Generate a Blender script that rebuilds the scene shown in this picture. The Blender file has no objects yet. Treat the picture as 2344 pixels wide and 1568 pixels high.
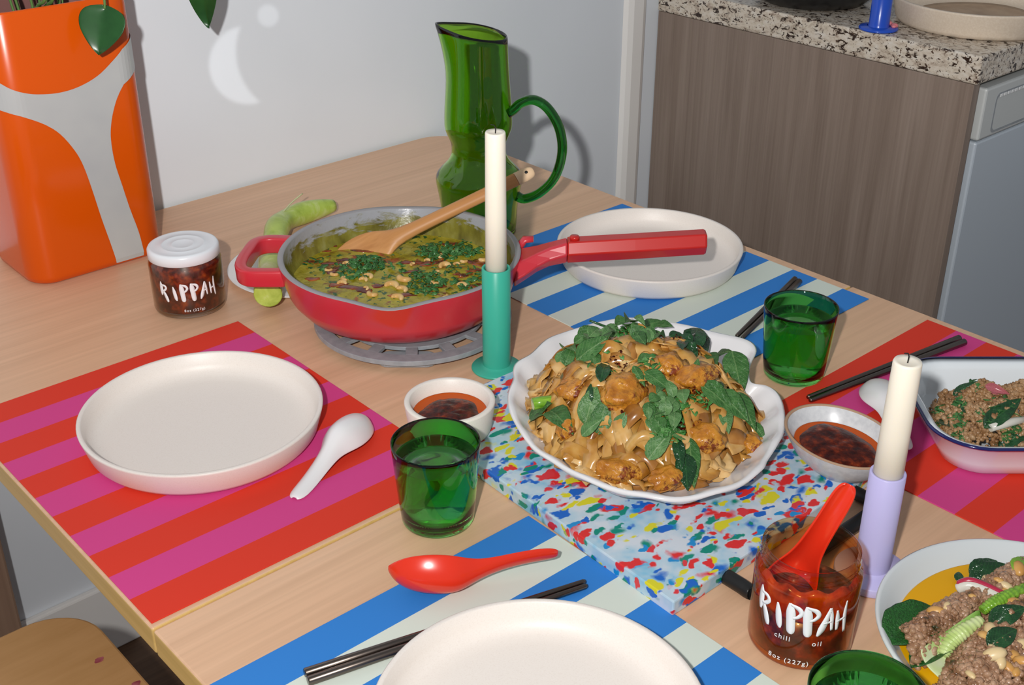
import bpy, bmesh, math, random
from mathutils import Vector, Matrix, noise as mnoise
random.seed(7)
SC = bpy.context.scene
COL = SC.collection
R = math.radians
T = 0.76                      # table top height

# ------------------------------------------------------------------ camera
F_PX = 2793.5; PITCH = .4928; ROLL = .0009; YAW = .7278
CAM = Vector((0, 0, T + .7044))
fwd = Vector((math.sin(YAW)*math.cos(PITCH), math.cos(YAW)*math.cos(PITCH), -math.sin(PITCH)))
rt0 = Vector((math.cos(YAW), -math.sin(YAW), 0)); up0 = rt0.cross(fwd)
RT = rt0*math.cos(ROLL) + up0*math.sin(ROLL); UP = -rt0*math.sin(ROLL) + up0*math.cos(ROLL)
cam = bpy.data.cameras.new('camera'); cam_o = bpy.data.objects.new('camera', cam); COL.objects.link(cam_o)
cam.sensor_fit = 'HORIZONTAL'; cam.sensor_width = 36; cam.lens = F_PX/2344*36; cam.clip_start = .02
M = Matrix((RT, UP, -fwd)).transposed().to_4x4(); M.translation = CAM
cam_o.matrix_world = M; SC.camera = cam_o

def ray(u, v): return (RT*((u-1172)/F_PX) - UP*((v-784)/F_PX) + fwd)
def at(u, v, z=0.0):          # point on the horizontal plane z above the table top seen at photo pixel u, v
    w = ray(u, v); return CAM + w*((T + z - CAM.z)/w.z)
def aty(u, v, y):             # point on the plane Y = y
    w = ray(u, v); return CAM + w*(y/w.y)
def hit(u, v, h, far=3.0):    # first point of the view ray under the height field h(x, y)
    w = ray(u, v); t = .5
    while t < far:
        p = CAM + w*t
        if p.z < h(p.x, p.y): return p
        t += .001
    return at(u, v, .047)        # past the heap: at the height of a dish rim
# ------------------------------------------------------------------ light
SC.view_settings.view_transform = 'Standard'; SC.view_settings.look = 'None'
SC.view_settings.gamma = 1; SC.view_settings.use_curve_mapping = False
SC.view_settings.exposure = 0.0
wd = bpy.data.worlds.new('world'); SC.world = wd; wd.use_nodes = True
bg = wd.node_tree.nodes['Background']; bg.inputs[0].default_value = (.88, .93, 1.0, 1); bg.inputs[1].default_value = .27
fl = bpy.data.lights.new('camera_flash', 'SPOT'); fl.energy = 84; fl.shadow_soft_size = .018; fl.color = (1, .975, .95)
fl.spot_size = R(130); fl.spot_blend = .3; fl.use_nodes = True
fl_o = bpy.data.objects.new('camera_flash', fl); COL.objects.link(fl_o)
fm = M.copy(); fm.translation = CAM - fwd*.15 - RT*.12 + UP*.075; fl_o.matrix_world = fm
nt = fl.node_tree; em = nt.nodes['Emission']          # flash beam shaped on purpose: weaker downwards, to offset the distance falloff
tc = nt.nodes.new('ShaderNodeTexCoord'); se = nt.nodes.new('ShaderNodeSeparateXYZ'); nt.links.new(tc.outputs['Normal'], se.inputs[0])
def fmath(op, a, b):
    n = nt.nodes.new('ShaderNodeMath'); n.operation = op
    for i, x in enumerate((a, b)):
        if isinstance(x, (int, float)): n.inputs[i].default_value = x
        else: nt.links.new(x, n.inputs[i])
    return n.outputs[0]
el = fmath('DIVIDE', se.outputs[1], fmath('MAXIMUM', fmath('ABSOLUTE', se.outputs[2], 0), .2))
nt.links.new(fmath('MAXIMUM', fmath('MINIMUM', fmath('POWER', 2.718, fmath('MULTIPLY', el, 2.2)), 1.38), .66), em.inputs['Strength'])
SC.cycles.max_bounces = 14; SC.cycles.transparent_max_bounces = 24; SC.cycles.transmission_bounces = 12
SC.cycles.sample_clamp_indirect = 6.0; SC.cycles.blur_glossy = .3

# added projector lamp imitates flash thrown back on the wall, its beam a crescent
gl = bpy.data.lights.new('crescent_projector', 'SPOT'); gl.energy = 40; gl.spot_size = R(24); gl.spot_blend = .2; gl.shadow_soft_size = .004; gl.use_nodes = True
gl_o = bpy.data.objects.new('crescent_projector', gl); COL.objects.link(gl_o)
GLP = CAM + RT*.12 - UP*.06
aim = aty(560, 130, 1.666) - GLP; ax = aim.normalized(); gr_ = ax.cross(Vector((0, 0, 1))).normalized(); gu_ = gr_.cross(ax)
M2 = Matrix((gr_, gu_, -ax)).transposed().to_4x4(); M2.translation = GLP; gl_o.matrix_world = M2
def gloc(u, v):
    q = aty(u, v, 1.666) - GLP; return Vector((q.dot(gr_)/q.dot(ax), q.dot(gu_)/q.dot(ax)))
nt = gl.node_tree; em = nt.nodes['Emission']
tc = nt.nodes.new('ShaderNodeTexCoord'); se = nt.nodes.new('ShaderNodeSeparateXYZ'); nt.links.new(tc.outputs['Normal'], se.inputs[0])
def mth(op, a, b=None, c=None):
    n = nt.nodes.new('ShaderNodeMath'); n.operation = op
    for i, x in enumerate((a, b, c)):
        if x is None: continue
        if isinstance(x, (int, float)): n.inputs[i].default_value = x
        else: nt.links.new(x, n.inputs[i])
    return n.outputs[0]
az = mth('ABSOLUTE', se.outputs[2]); lx = mth('DIVIDE', se.outputs[0], az); ly = mth('DIVIDE', se.outputs[1], az)
def disc(u, v, r, soft):
    c = gloc(u, v); e = (gloc(u+r, v)-c).length
    dx = mth('SUBTRACT', lx, c.x); dy = mth('SUBTRACT', ly, c.y)
    d = mth('SQRT', mth('ADD', mth('MULTIPLY', dx, dx), mth('MULTIPLY', dy, dy)))
    n = nt.nodes.new('ShaderNodeMapRange'); nt.links.new(d, n.inputs[0]); n.inputs[1].default_value = e*(1+soft); n.inputs[2].default_value = e*(1-soft); return n.outputs[0]
cres = mth('MULTIPLY', disc(566, 150, 86, .04), mth('SUBTRACT', 1.0, disc(682, 120, 138, .03)))
nt.links.new(mth('ADD', cres, mth('MULTIPLY', disc(614, 36, 24, .12), .7)), em.inputs['Strength'])

# ------------------------------------------------------------------ materials
def mat(name, base=(.8, .8, .8), rough=.5, metal=0, spec=.5, coat=0, coat_rough=.05, sss=0, sss_col=None, trans=0, ior=1.45, alpha=1, emit=None):
    m = bpy.data.materials.new(name); m.use_nodes = True
    b = m.node_tree.nodes['Principled BSDF']; i = b.inputs
    i['Base Color'].default_value = (*base, 1); i['Roughness'].default_value = rough; i['Metallic'].default_value = metal
    i['Specular IOR Level'].default_value = spec; i['Coat Weight'].default_value = coat; i['Coat Roughness'].default_value = coat_rough
    i['IOR'].default_value = ior; i['Transmission Weight'].default_value = trans
    if sss:
        i['Subsurface Weight'].default_value = sss; i['Subsurface Radius'].default_value = sss_col or (1, .5, .3); i['Subsurface Scale'].default_value = .01
    return m
def N(m, t, **kw):
    n = m.node_tree.nodes.new(t)
    for k, v in kw.items(): setattr(n, k, v)
    return n
def L(m, a, b): m.node_tree.links.new(a, b)
def bsdf(m): return m.node_tree.nodes['Principled BSDF']
def coords(m, scale=(1, 1, 1), kind='Object', rot=(0, 0, 0)):
    tc = N(m, 'ShaderNodeTexCoord'); mp = N(m, 'ShaderNodeMapping')
    mp.inputs['Scale'].default_value = scale; mp.inputs['Rotation'].default_value = rot
    L(m, tc.outputs[kind], mp.inputs[0]); return mp.outputs[0]
def ramp(m, fac, stops, const=False):
    r = N(m, 'ShaderNodeValToRGB'); e = r.color_ramp.elements
    while len(e) < len(stops): e.new(.5)
    for x, (p, c) in zip(e, stops): x.position = p; x.color = (*c, 1)
    if const: r.color_ramp.interpolation = 'CONSTANT'
    L(m, fac, r.inputs[0]); return r.outputs[0]
def noise(m, vec, scale, detail=3, rough=.5, dist=0):
    n = N(m, 'ShaderNodeTexNoise'); n.inputs['Scale'].default_value = scale; n.inputs['Detail'].default_value = detail
    n.inputs['Roughness'].default_value = rough; n.inputs['Distortion'].default_value = dist
    if vec is not None: L(m, vec, n.inputs['Vector'])
    return n
def mix(m, fac, a, b, mode='MIX'):
    n = N(m, 'ShaderNodeMix', data_type='RGBA', blend_type=mode)
    for sock, v in ((n.inputs[0], fac), (n.inputs[6], a), (n.inputs[7], b)):
        if isinstance(v, (int, float)): sock.default_value = v
        elif isinstance(v, tuple): sock.default_value = (*v, 1)
        else: L(m, v, sock)
    return n.outputs[2]
def bump(m, h, strength=.3, dist=.002):
    b = N(m, 'ShaderNodeBump'); b.inputs['Strength'].default_value = strength; b.inputs['Distance'].default_value = dist
    L(m, h, b.inputs['Height']); L(m, b.outputs[0], bsdf(m).inputs['Normal'])
def nmat(name, stops, scale=30, rough=.5, detail=3, vscale=(1, 1, 1), bmp=0, bdist=.002, bscale=None, dist=0, **kw):
    m = mat(name, rough=rough, **kw); v = coords(m, vscale)
    n = noise(m, v, scale, detail, .55, dist); L(m, ramp(m, n.outputs[0], stops), bsdf(m).inputs['Base Color'])
    if bmp:
        h = n if bscale is None else noise(m, v, bscale, 4)
        bump(m, h.outputs[0], bmp, bdist)
    return m
def glassy(name, col, gloss=.9, edge=4.0):       # tinted clear glass wall: what passes is coloured at each surface, what reflects is sharp
    m = bpy.data.materials.new(name); m.use_nodes = True; nt = m.node_tree
    nt.nodes.remove(nt.nodes['Principled BSDF'])
    t = N(m, 'ShaderNodeBsdfTransparent'); t.inputs[0].default_value = (*col, 1)
    g = N(m, 'ShaderNodeBsdfGlossy'); g.inputs['Roughness'].default_value = .02; g.inputs[0].default_value = (gloss, gloss, gloss, 1)
    lw = N(m, 'ShaderNodeLayerWeight'); lw.inputs[0].default_value = .5
    pw = N(m, 'ShaderNodeMath', operation='POWER'); pw.inputs[1].default_value = 5; L(m, lw.outputs['Facing'], pw.inputs[0])
    f = N(m, 'ShaderNodeMath', operation='MULTIPLY_ADD'); f.inputs[1].default_value = .75; f.inputs[2].default_value = .035; L(m, pw.outputs[0], f.inputs[0])
    ed_ = N(m, 'ShaderNodeMath', operation='POWER'); ed_.inputs[1].default_value = 2.2; L(m, lw.outputs['Facing'], ed_.inputs[0])
    L(m, mix(m, ed_.outputs[0], col, tuple(c**edge for c in col)), t.inputs[0])     # a longer way through the wall at a grazing angle
    x = N(m, 'ShaderNodeMixShader'); L(m, f.outputs[0], x.inputs[0]); L(m, t.outputs[0], x.inputs[1]); L(m, g.outputs[0], x.inputs[2])
    L(m, x.outputs[0], nt.nodes['Material Output'].inputs[0]); return m

def wood(name, c1, c2, c3, along='X', rough=.45, fine=160, coat=0):
    m = mat(name, rough=rough, coat=coat)
    s = {'X': (1.2, 22, 22), 'Y': (22, 1.2, 22), 'Z': (22, 22, 1.0)}[along]
    v = coords(m, s); a = noise(m, v, 1.6, 4, .6, .4)
    s2 = {'X': (3, fine, fine), 'Y': (fine, 3, fine), 'Z': (fine, fine, 2)}[along]
    b = noise(m, coords(m, s2), 1.0, 2)
    base = ramp(m, a.outputs[0], [(.3, c1), (.55, c2), (.75, c3)])
    L(m, mix(m, .22, base, ramp(m, b.outputs[0], [(.35, tuple(x*.7 for x in c2)), (.65, c3)])), bsdf(m).inputs['Base Color'])
    bump(m, b.outputs[0], .06, .0006); return m
def stripes(name, ca, cb, y0, y1, n, hair=.02):
    m = mat(name, rough=.6, spec=.2)
    tc = N(m, 'ShaderNodeTexCoord'); sp = N(m, 'ShaderNodeSeparateXYZ'); L(m, tc.outputs['Object'], sp.inputs[0])
    mr = N(m, 'ShaderNodeMapRange'); mr.inputs[1].default_value = y0; mr.inputs[2].default_value = y1; mr.inputs[3].default_value = 0; mr.inputs[4].default_value = n
    L(m, sp.outputs[1], mr.inputs[0])
    md = N(m, 'ShaderNodeMath', operation='MODULO'); md.inputs[1].default_value = 2; L(m, mr.outputs[0], md.inputs[0])
    gt = N(m, 'ShaderNodeMath', operation='GREATER_THAN'); gt.inputs[1].default_value = 1; L(m, md.outputs[0], gt.inputs[0])
    L(m, mix(m, gt.outputs[0], ca, cb), bsdf(m).inputs['Base Color'])
    nz = noise(m, coords(m, (1, 1, 1)), 900, 1); bump(m, nz.outputs[0], .05, .0004)
    return m

MT = {}
MT['wall'] = nmat('white_paint', [(.3, (.715, .755, .80)), (.7, (.755, .795, .84))], 3, .6, bmp=.05, bscale=300, bdist=.0006)
MT['floor'] = wood('floor_boards', (.11, .06, .035), (.16, .09, .05), (.2, .12, .07), 'X')
MT['trim'] = mat('trim_white', (.82, .80, .77), .4)
MT['beech'] = wood('beech', (.67, .405, .245), (.74, .46, .285), (.79, .505, .325), 'X', .42)
MT['beech_edge'] = wood('beech_edge', (.62, .40, .12), (.70, .46, .16), (.76, .51, .20), 'Y', .4)
MT['legwood'] = wood('leg_wood', (.22, .13, .09), (.27, .17, .115), (.31, .2, .14), 'Z', .5)
MT['ply'] = nmat('chair_ply', [(.3, (.50, .27, .10)), (.7, (.56, .31, .125))], 12, .45, vscale=(1, 6, 1))
MT['cabinet'] = wood('grey_walnut', (.20, .145, .112), (.27, .205, .165), (.32, .25, .205), 'Z', .45, 260)
MT['redmat'] = stripes('mat_red_pink', (.72, .045, .022), (.66, .060, .25), 1, 0, 11)
MT['redmat'].node_tree.nodes['Map Range'].inputs[1].default_value = .2225
MT['redmat'].node_tree.nodes['Map Range'].inputs[2].default_value = -.2225
MT['bluemat'] = stripes('mat_blue_cream', (.035, .215, .62), (.66, .72, .64), .2225, -.2225, 11)
MT['stone'] = nmat('speckled_ceramic', [(.30, (.765, .695, .635)), (.42, (.80, .735, .675)), (.75, (.82, .76, .705))], 800, .42, 2)
MT['white'] = mat('white_glaze', (.82, .805, .81), .2, coat=.25)
MT['plainwhite'] = mat('white_ceramic', (.80, .81, .80), .25)
MT['greyglaze'] = nmat('grey_glaze', [(.35, (.56, .58, .60)), (.65, (.66, .68, .69))], 160, .28)
MT['palegrey'] = mat('pale_grey_glaze', (.66, .70, .71), .2, coat=.2)
MT['rawrim'] = mat('raw_clay_rim', (.42, .26, .16), .6)
MT['panred'] = nmat('pan_red', [(.40, (.60, .03, .045)), (.62, (.56, .042, .062)), (.70, (.62, .03, .02))], 14, .3, 1, coat=.2)
MT['hred'] = mat('handle_red', (.52, .016, .012), .28, coat=.3)
MT['enamel'] = mat('enamel_white', (.80, .85, .88), .12, coat=.5)
MT['navy'] = mat('navy_enamel', (.012, .016, .11), .12, coat=.5)
MT['teal'] = mat('teal_paint', (.045, .42, .30), .32)
MT['lilac'] = mat('lilac_paint', (.53, .50, .82), .34)
MT['cobalt'] = mat('cobalt_paint', (.012, .075, .52), .25, coat=.3)
MT['wax'] = mat('wax', (.84, .78, .66), .45, sss=.3, sss_col=(1, .8, .5))
MT['pinkwax'] = mat('pink_wax', (.72, .22, .24), .4)
MT['wick'] = mat('wick', (.015, .014, .013), .8)
MT['lid'] = mat('lid_white', (.78, .81, .84), .3)
MT['letter'] = mat('white_print', (.88, .88, .90), .5)
MT['redplastic'] = mat('red_plastic', (.78, .035, .012), .22, coat=.3, sss=.2, sss_col=(1, .15, .1))
MT['black'] = mat('black_metal', (.012, .012, .012), .35)
MT['steel'] = mat('dark_steel', (.17, .14, .12), .28, metal=1)
MT['trivet'] = nmat('grey_iron', [(.3, (.25, .27, .29)), (.7, (.33, .35, .37))], 90, .4)
MT['spoonwood'] = wood('spoon_wood', (.42, .17, .05), (.56, .26, .085), (.63, .32, .12), 'X', .4, 220)
MT['spoonend'] = mat('spoon_wood_pale', (.74, .52, .32), .5)
MT['orange'] = mat('orange_gloss', (.64, .082, .001), .24, coat=.15, spec=.35)
MT['motif'] = nmat('silver_grey', [(.3, (.40, .41, .42)), (.7, (.47, .48, .47))], 9, .35)
MT['planterin'] = mat('planter_inside', (.20, .085, .075), .6)
MT['soil'] = mat('soil', (.02, .012, .008), .9)
MT['leafdark'] = nmat('pothos_leaf', [(.3, (.012, .06, .014)), (.7, (.018, .085, .02))], 40, .3)
MT['stem'] = mat('stem_green', (.10, .2, .05), .5)
MT['greenglass'] = mat('green_glass', (.17, .80, .17), .0, trans=1, ior=1.5)
MT['jughandle'] = mat('jug_handle_glass', (.02, .30, .03), .0, trans=1, ior=1.5)
MT['jugglass'] = mat('jug_green_glass', (.30, .62, .04), .0, trans=1, ior=1.5)
MT['clearglass'] = glassy('clear_glass', (.95, .93, .90), edge=9); MT['oilyglass'] = glassy('oil_smeared_glass', (.95, .80, .58), edge=6)
w = bpy.data.materials.new('water'); w.use_nodes = True; w.node_tree.nodes.remove(w.node_tree.nodes['Principled BSDF'])
_t = N(w, 'ShaderNodeBsdfTransparent'); _t.inputs[0].default_value = (.90, .97, .93, 1); _r = N(w, 'ShaderNodeBsdfGlass'); _r.inputs['IOR'].default_value = 1.33
_x = N(w, 'ShaderNodeMixShader'); _x.inputs[0].default_value = .9; L(w, _t.outputs[0], _x.inputs[1]); L(w, _r.outputs[0], _x.inputs[2]); L(w, _x.outputs[0], w.node_tree.nodes['Material Output'].inputs[0]); MT['water'] = w
MT['appl'] = mat('appliance_grey', (.52, .58, .64), .35)
MT['appl2'] = mat('appliance_panel', (.56, .58, .57), .4)
MT['dots'] = mat('vent_white', (.75, .76, .76), .5)
MT['tan'] = nmat('tan_ceramic', [(.4, (.66, .55, .43)), (.7, (.72, .62, .50))], 300, .4)
MT['brown_sauce'] = nmat('brown_sauce_film', [(.3, (.22, .12, .055)), (.7, (.36, .23, .13))], 25, .25)

def m_terrazzo():
    m = mat('terrazzo_plastic', rough=.32); v0 = coords(m)
    wob = noise(m, v0, 45, 3)
    sub = N(m, 'ShaderNodeVectorMath', operation='SUBTRACT'); sub.inputs[1].default_value = (.5, .5, .5); L(m, wob.outputs['Color'], sub.inputs[0])
    scl = N(m, 'ShaderNodeVectorMath', operation='SCALE'); scl.inputs['Scale'].default_value = .026; L(m, sub.outputs[0], scl.inputs[0])
    add = N(m, 'ShaderNodeVectorMath', operation='ADD'); L(m, v0, add.inputs[0]); L(m, scl.outputs[0], add.inputs[1])
    base = ramp(m, noise(m, v0, 24, 3, .6).outputs[0], [(.33, (.20, .50, .70)), (.45, (.44, .61, .72)), (.60, (.64, .69, .75))])
    pal = [(0, (.72, .025, .025)), (.24, (.008, .13, .55)), (.48, (.70, .64, .02)), (.66, (.0, .25, .18)), (.84, (.01, .26, .60)), (.93, (.70, .04, .05))]
    for sc, lo, rad, soft, off, rz, st in ((72, .60, .43, .08, (0, 0, 0), .4, 1.9), (88, .56, .41, .10, (3.1, 1.7, .4), 2.0, 2.2), (58, .62, .38, .24, (7.7, 4.2, 1.9), 1.2, 1.5), (80, .56, .41, .07, (1.7, 9.2, 4.9), -.5, 2.3), (104, .42, .40, .08, (5.7, 2.2, 8.9), .9, 1.8)):
        mp = N(m, 'ShaderNodeMapping'); mp.inputs['Location'].default_value = off; mp.inputs['Rotation'].default_value = (0, 0, rz); mp.inputs['Scale'].default_value = (1/st, 1, 1); L(m, add.outputs[0], mp.inputs[0])
        vo = N(m, 'ShaderNodeTexVoronoi'); vo.inputs['Scale'].default_value = sc; L(m, mp.outputs[0], vo.inputs['Vector'])
        se = N(m, 'ShaderNodeSeparateColor'); L(m, vo.outputs['Color'], se.inputs[0])
        a = N(m, 'ShaderNodeMath', operation='LESS_THAN'); a.inputs[1].default_value = lo; L(m, se.outputs[1], a.inputs[0])
        d = N(m, 'ShaderNodeMapRange'); d.inputs[1].default_value = rad; d.inputs[2].default_value = rad-soft; L(m, vo.outputs['Distance'], d.inputs[0])
        k = N(m, 'ShaderNodeMath', operation='MULTIPLY'); L(m, a.outputs[0], k.inputs[0]); L(m, d.outputs[0], k.inputs[1])
        base = mix(m, k.outputs[0], base, ramp(m, se.outputs[0], pal, True))
    L(m, base, bsdf(m).inputs['Base Color']); return m
MT['terrazzo'] = m_terrazzo()
def m_granite():
    m = mat('granite', rough=.22); v = coords(m, (1, .7, 1.3))
    base = ramp(m, noise(m, v, 70, 4, .65).outputs[0], [(.3, (.34, .26, .20)), (.48, (.62, .54, .44)), (.7, (.72, .67, .60))])
    fl_ = ramp(m, noise(m, v, 95, 3, .6, .8).outputs[0], [(.39, (1, 1, 1)), (.45, (0, 0, 0))])
    b2 = mix(m, fl_, base, (.035, .02, .014))
    fl2 = ramp(m, noise(m, coords(m, (1.7, 1, 1)), 210, 2).outputs[0], [(.33, (1, 1, 1)), (.38, (0, 0, 0))])
    L(m, mix(m, fl2, b2, (.10, .06, .04)), bsdf(m).inputs['Base Color']); return m
MT['granite'] = m_granite()
def m_curry():
    m = mat('green_curry', rough=.3, coat=.08, spec=.4); v = coords(m)
    base = ramp(m, noise(m, v, 38, 5, .65, .5).outputs[0], [(.3, (.16, .115, .004)), (.47, (.33, .27, .014)), (.7, (.44, .385, .05))])
    oil = ramp(m, noise(m, v, 22, 3, .6, 1.2).outputs[0], [(.555, (0, 0, 0)), (.63, (1, 1, 1))])
    b2 = mix(m, oil, base, ramp(m, noise(m, v, 60, 2).outputs[0], [(.35, (.10, .012, .004)), (.7, (.42, .10, .01))]))
    herb = ramp(m, noise(m, v, 120, 2).outputs[0], [(.60, (0, 0, 0)), (.64, (1, 1, 1))])
    L(m, mix(m, herb, b2, (.02, .09, .02)), bsdf(m).inputs['Base Color'])
    bump(m, noise(m, v, 90, 4).outputs[0], .5, .004); return m
MT['curry'] = m_curry()
def m_panin():
    m = mat('pan_lining', rough=.3, coat=.15)
    tc = N(m, 'ShaderNodeTexCoord'); sp = N(m, 'ShaderNodeSeparateXYZ'); L(m, tc.outputs['Object'], sp.inputs[0])
    n = noise(m, coords(m, (1, 1, 2.5)), 26, 5, .65, .6)
    mr = N(m, 'ShaderNodeMapRange'); mr.inputs[1].default_value = .036; mr.inputs[2].default_value = .070; mr.inputs[3].default_value = .70; mr.inputs[4].default_value = .20
    L(m, sp.outputs[2], mr.inputs[0])
    ad = N(m, 'ShaderNodeMath', operation='ADD'); L(m, n.outputs[0], ad.inputs[0]); L(m, mr.outputs[0], ad.inputs[1])
    k = ramp(m, ad.outputs[0], [(.80, (0, 0, 0)), (.93, (1, 1, 1))])
    L(m, mix(m, k, (.36, .37, .40), ramp(m, noise(m, coords(m, (1, 1, .5)), 60, 3).outputs[0], [(.3, (.10, .085, .012)), (.6, (.22, .20, .03)), (.8, (.30, .29, .10))])), bsdf(m).inputs['Base Color'])
    bump(m, noise(m, coords(m), 140, 3).outputs[0], .25, .002); return m
MT['panin'] = m_panin()
MT['lining'] = mat('pan_rim_grey', (.30, .29, .30), .35)
MT['chilli'] = nmat('chilli_sauce', [(.34, (.022, .002, .001)), (.52, (.075, .008, .002)), (.68, (.21, .026, .004)), (.78, (.42, .11, .015))], 110, .2, 4, bmp=.25, bdist=.002, bscale=140, coat=0, spec=.25)
MT['oil'] = mat('chilli_oil', (.50, .075, .002), .15, spec=.2)
MT['pool'] = nmat('chilli_pool', [(.32, (.045, .006, .003)), (.5, (.16, .02, .005)), (.7, (.38, .09, .012))], 60, .16, 3, coat=.4)
MT['jarfill'] = nmat('chilli_fill', [(.30, (.03, .005, .003)), (.48, (.10, .014, .006)), (.62, (.28, .04, .008)), (.74, (.45, .12, .015))], 95, .3, 5, coat=.3)
MT['jaroil'] = nmat('chilli_coat', [(.30, (.16, .012, .004)), (.48, (.46, .05, .006)), (.62, (.60, .10, .012)), (.72, (.62, .28, .04))], 70, .25, 5, coat=.4)
MT['noodle'] = nmat('rice_noodle', [(.28, (.30, .11, .012)), (.5, (.50, .235, .042)), (.72, (.64, .38, .12))], 38, .22, 3, coat=.35, sss=.15, sss_col=(1, .6, .3))
MT['noodlepale'] = nmat('rice_noodle_pale', [(.28, (.42, .18, .03)), (.5, (.60, .34, .10)), (.72, (.74, .52, .25))], 34, .2, 3, coat=.35)
MT['noodledark'] = nmat('rice_noodle_soy', [(.28, (.20, .07, .012)), (.5, (.36, .15, .028)), (.72, (.50, .26, .07))], 34, .22, 3, coat=.35)
def m_chicken():
    m = mat('fried_chicken', rough=.3, coat=.35); v = coords(m)
    a = ramp(m, noise(m, v, 45, 4, .6).outputs[0], [(.3, (.30, .09, .008)), (.48, (.52, .20, .016)), (.66, (.62, .31, .04)), (.8, (.68, .42, .10))])
    k = ramp(m, noise(m, v, 26, 6, .85).outputs[0], [(.53, (0, 0, 0)), (.60, (1, 1, 1))])
    L(m, mix(m, k, a, ramp(m, noise(m, v, 150, 2).outputs[0], [(.4, (.11, .012, .004)), (.7, (.30, .06, .012))])), bsdf(m).inputs['Base Color'])
    bump(m, noise(m, v, 110, 5).outputs[0], .7, .005); return m
MT['chicken'] = m_chicken()
def m_leaf(name, stops, vein, rough, coat=0, k=.55):
    m = mat(name, rough=rough, coat=coat); tc = N(m, 'ShaderNodeTexCoord'); sp = N(m, 'ShaderNodeSeparateXYZ'); L(m, tc.outputs['Object'], sp.inputs[0])
    def mt(op, a, b=None):
        n = N(m, 'ShaderNodeMath', operation=op)
        for i, x in enumerate((a, b)):
            if x is None: continue
            if isinstance(x, (int, float)): n.inputs[i].default_value = x
            else: L(m, x, n.inputs[i])
        return n.outputs[0]
    ay = mt('ABSOLUTE', sp.outputs[1]); mid = mt('LESS_THAN', ay, .012)
    fr = mt('FRACT', mt('SUBTRACT', mt('MULTIPLY', sp.outputs[0], 9), mt('MULTIPLY', ay, 12))); side = mt('MULTIPLY', mt('LESS_THAN', fr, .13), .6)
    mask = mt('MULTIPLY', mt('MAXIMUM', mid, side), k)
    nz = noise(m, coords(m, (1, 1, 1)), 3.5, 4, .65)
    L(m, mix(m, mask, ramp(m, nz.outputs[0], stops), vein), bsdf(m).inputs['Base Color'])
    bump(m, mt('ADD', mt('MULTIPLY', fr, .5), noise(m, coords(m), 14, 2).outputs[0]), .35, .02); return m
MT['basil'] = m_leaf('basil', [(.3, (.025, .095, .018)), (.55, (.045, .15, .032)), (.75, (.09, .21, .06))], (.18, .30, .11), .45)
MT['basilpale'] = m_leaf('basil_pale', [(.3, (.05, .15, .038)), (.6, (.10, .225, .07)), (.8, (.20, .33, .14))], (.28, .40, .19), .45)
MT['basildark'] = m_leaf('basil_wilted', [(.3, (.004, .028, .008)), (.6, (.010, .06, .016)), (.8, (.025, .10, .03))], (.03, .12, .03), .18, .35)
MT['greenstem'] = nmat('bright_stem', [(.3, (.10, .27, .01)), (.7, (.27, .50, .05))], 60, .25, 2, vscale=(1, 6, 6), coat=.3)
MT['chop'] = nmat('chopped_green', [(.3, (.03, .14, .03)), (.55, (.07, .24, .05)), (.8, (.22, .40, .16))], 90, .4, 2)
MT['chopdark'] = nmat('chopped_dark_green', [(.3, (.025, .10, .025)), (.6, (.06, .20, .05)), (.8, (.17, .33, .12))], 90, .35, 2)
MT['cashew'] = nmat('cashew', [(.3, (.56, .28, .07)), (.5, (.68, .42, .15)), (.72, (.76, .55, .27))], 40, .35, 2)
MT['peanut'] = nmat('peanut', [(.3, (.50, .22, .045)), (.55, (.66, .38, .12)), (.8, (.75, .55, .27))], 45, .35, 2)
MT['peanutpale'] = nmat('peanut_pale', [(.3, (.66, .47, .22)), (.7, (.78, .63, .38))], 45, .35, 2)
MT['mince'] = nmat('mince', [(.27, (.03, .035, .012)), (.36, (.20, .09, .04)), (.5, (.36, .20, .115)), (.66, (.45, .28, .18)), (.8, (.55, .40, .28))], 70, .3, 4, bmp=.5, bdist=.002, bscale=300, coat=.25)
MT['mincebrown'] = nmat('mince_brown', [(.27, (.03, .04, .012)), (.36, (.22, .10, .035)), (.5, (.36, .20, .09)), (.66, (.44, .27, .14)), (.8, (.52, .38, .26))], 70, .32, 4, bmp=.5, bdist=.002, bscale=300, coat=.2)
MT['shallot'] = nmat('shallot', [(.35, (.30, .05, .07)), (.65, (.50, .16, .17))], 60, .2, 2, coat=.4)
MT['onionwhite'] = mat('onion_white', (.66, .64, .56), .2, coat=.3)
MT['redonion'] = mat('red_onion_skin', (.44, .02, .06), .2, coat=.4)
MT['yellow'] = mat('yellow_curry', (.76, .38, .004), .32, spec=.3)
MT['lettuce'] = nmat('lettuce_leaf', [(.3, (.008, .055, .008)), (.7, (.02, .13, .02))], 40, .3, 3, bmp=.6, bdist=.003, bscale=55)
MT['ribpale'] = nmat('lettuce_rib_pale', [(.3, (.36, .50, .12)), (.55, (.55, .66, .28)), (.75, (.72, .76, .50))], 60, .3, 2)
def m_gem():
    m = mat('gem_lettuce', rough=.3, coat=.2); tc = N(m, 'ShaderNodeTexCoord'); sp = N(m, 'ShaderNodeSeparateXYZ'); L(m, tc.outputs['Object'], sp.inputs[0])
    n = noise(m, coords(m), 30, 3); ad = N(m, 'ShaderNodeMath', operation='MULTIPLY_ADD'); L(m, sp.outputs[0], ad.inputs[0]); ad.inputs[1].default_value = 8; L(m, n.outputs[0], ad.inputs[2])
    L(m, ramp(m, ad.outputs[0], [(.25, (.72, .72, .60)), (.5, (.50, .62, .24)), (.85, (.16, .38, .05))]), bsdf(m).inputs['Base Color']); return m
MT['gem'] = m_gem()
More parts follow.
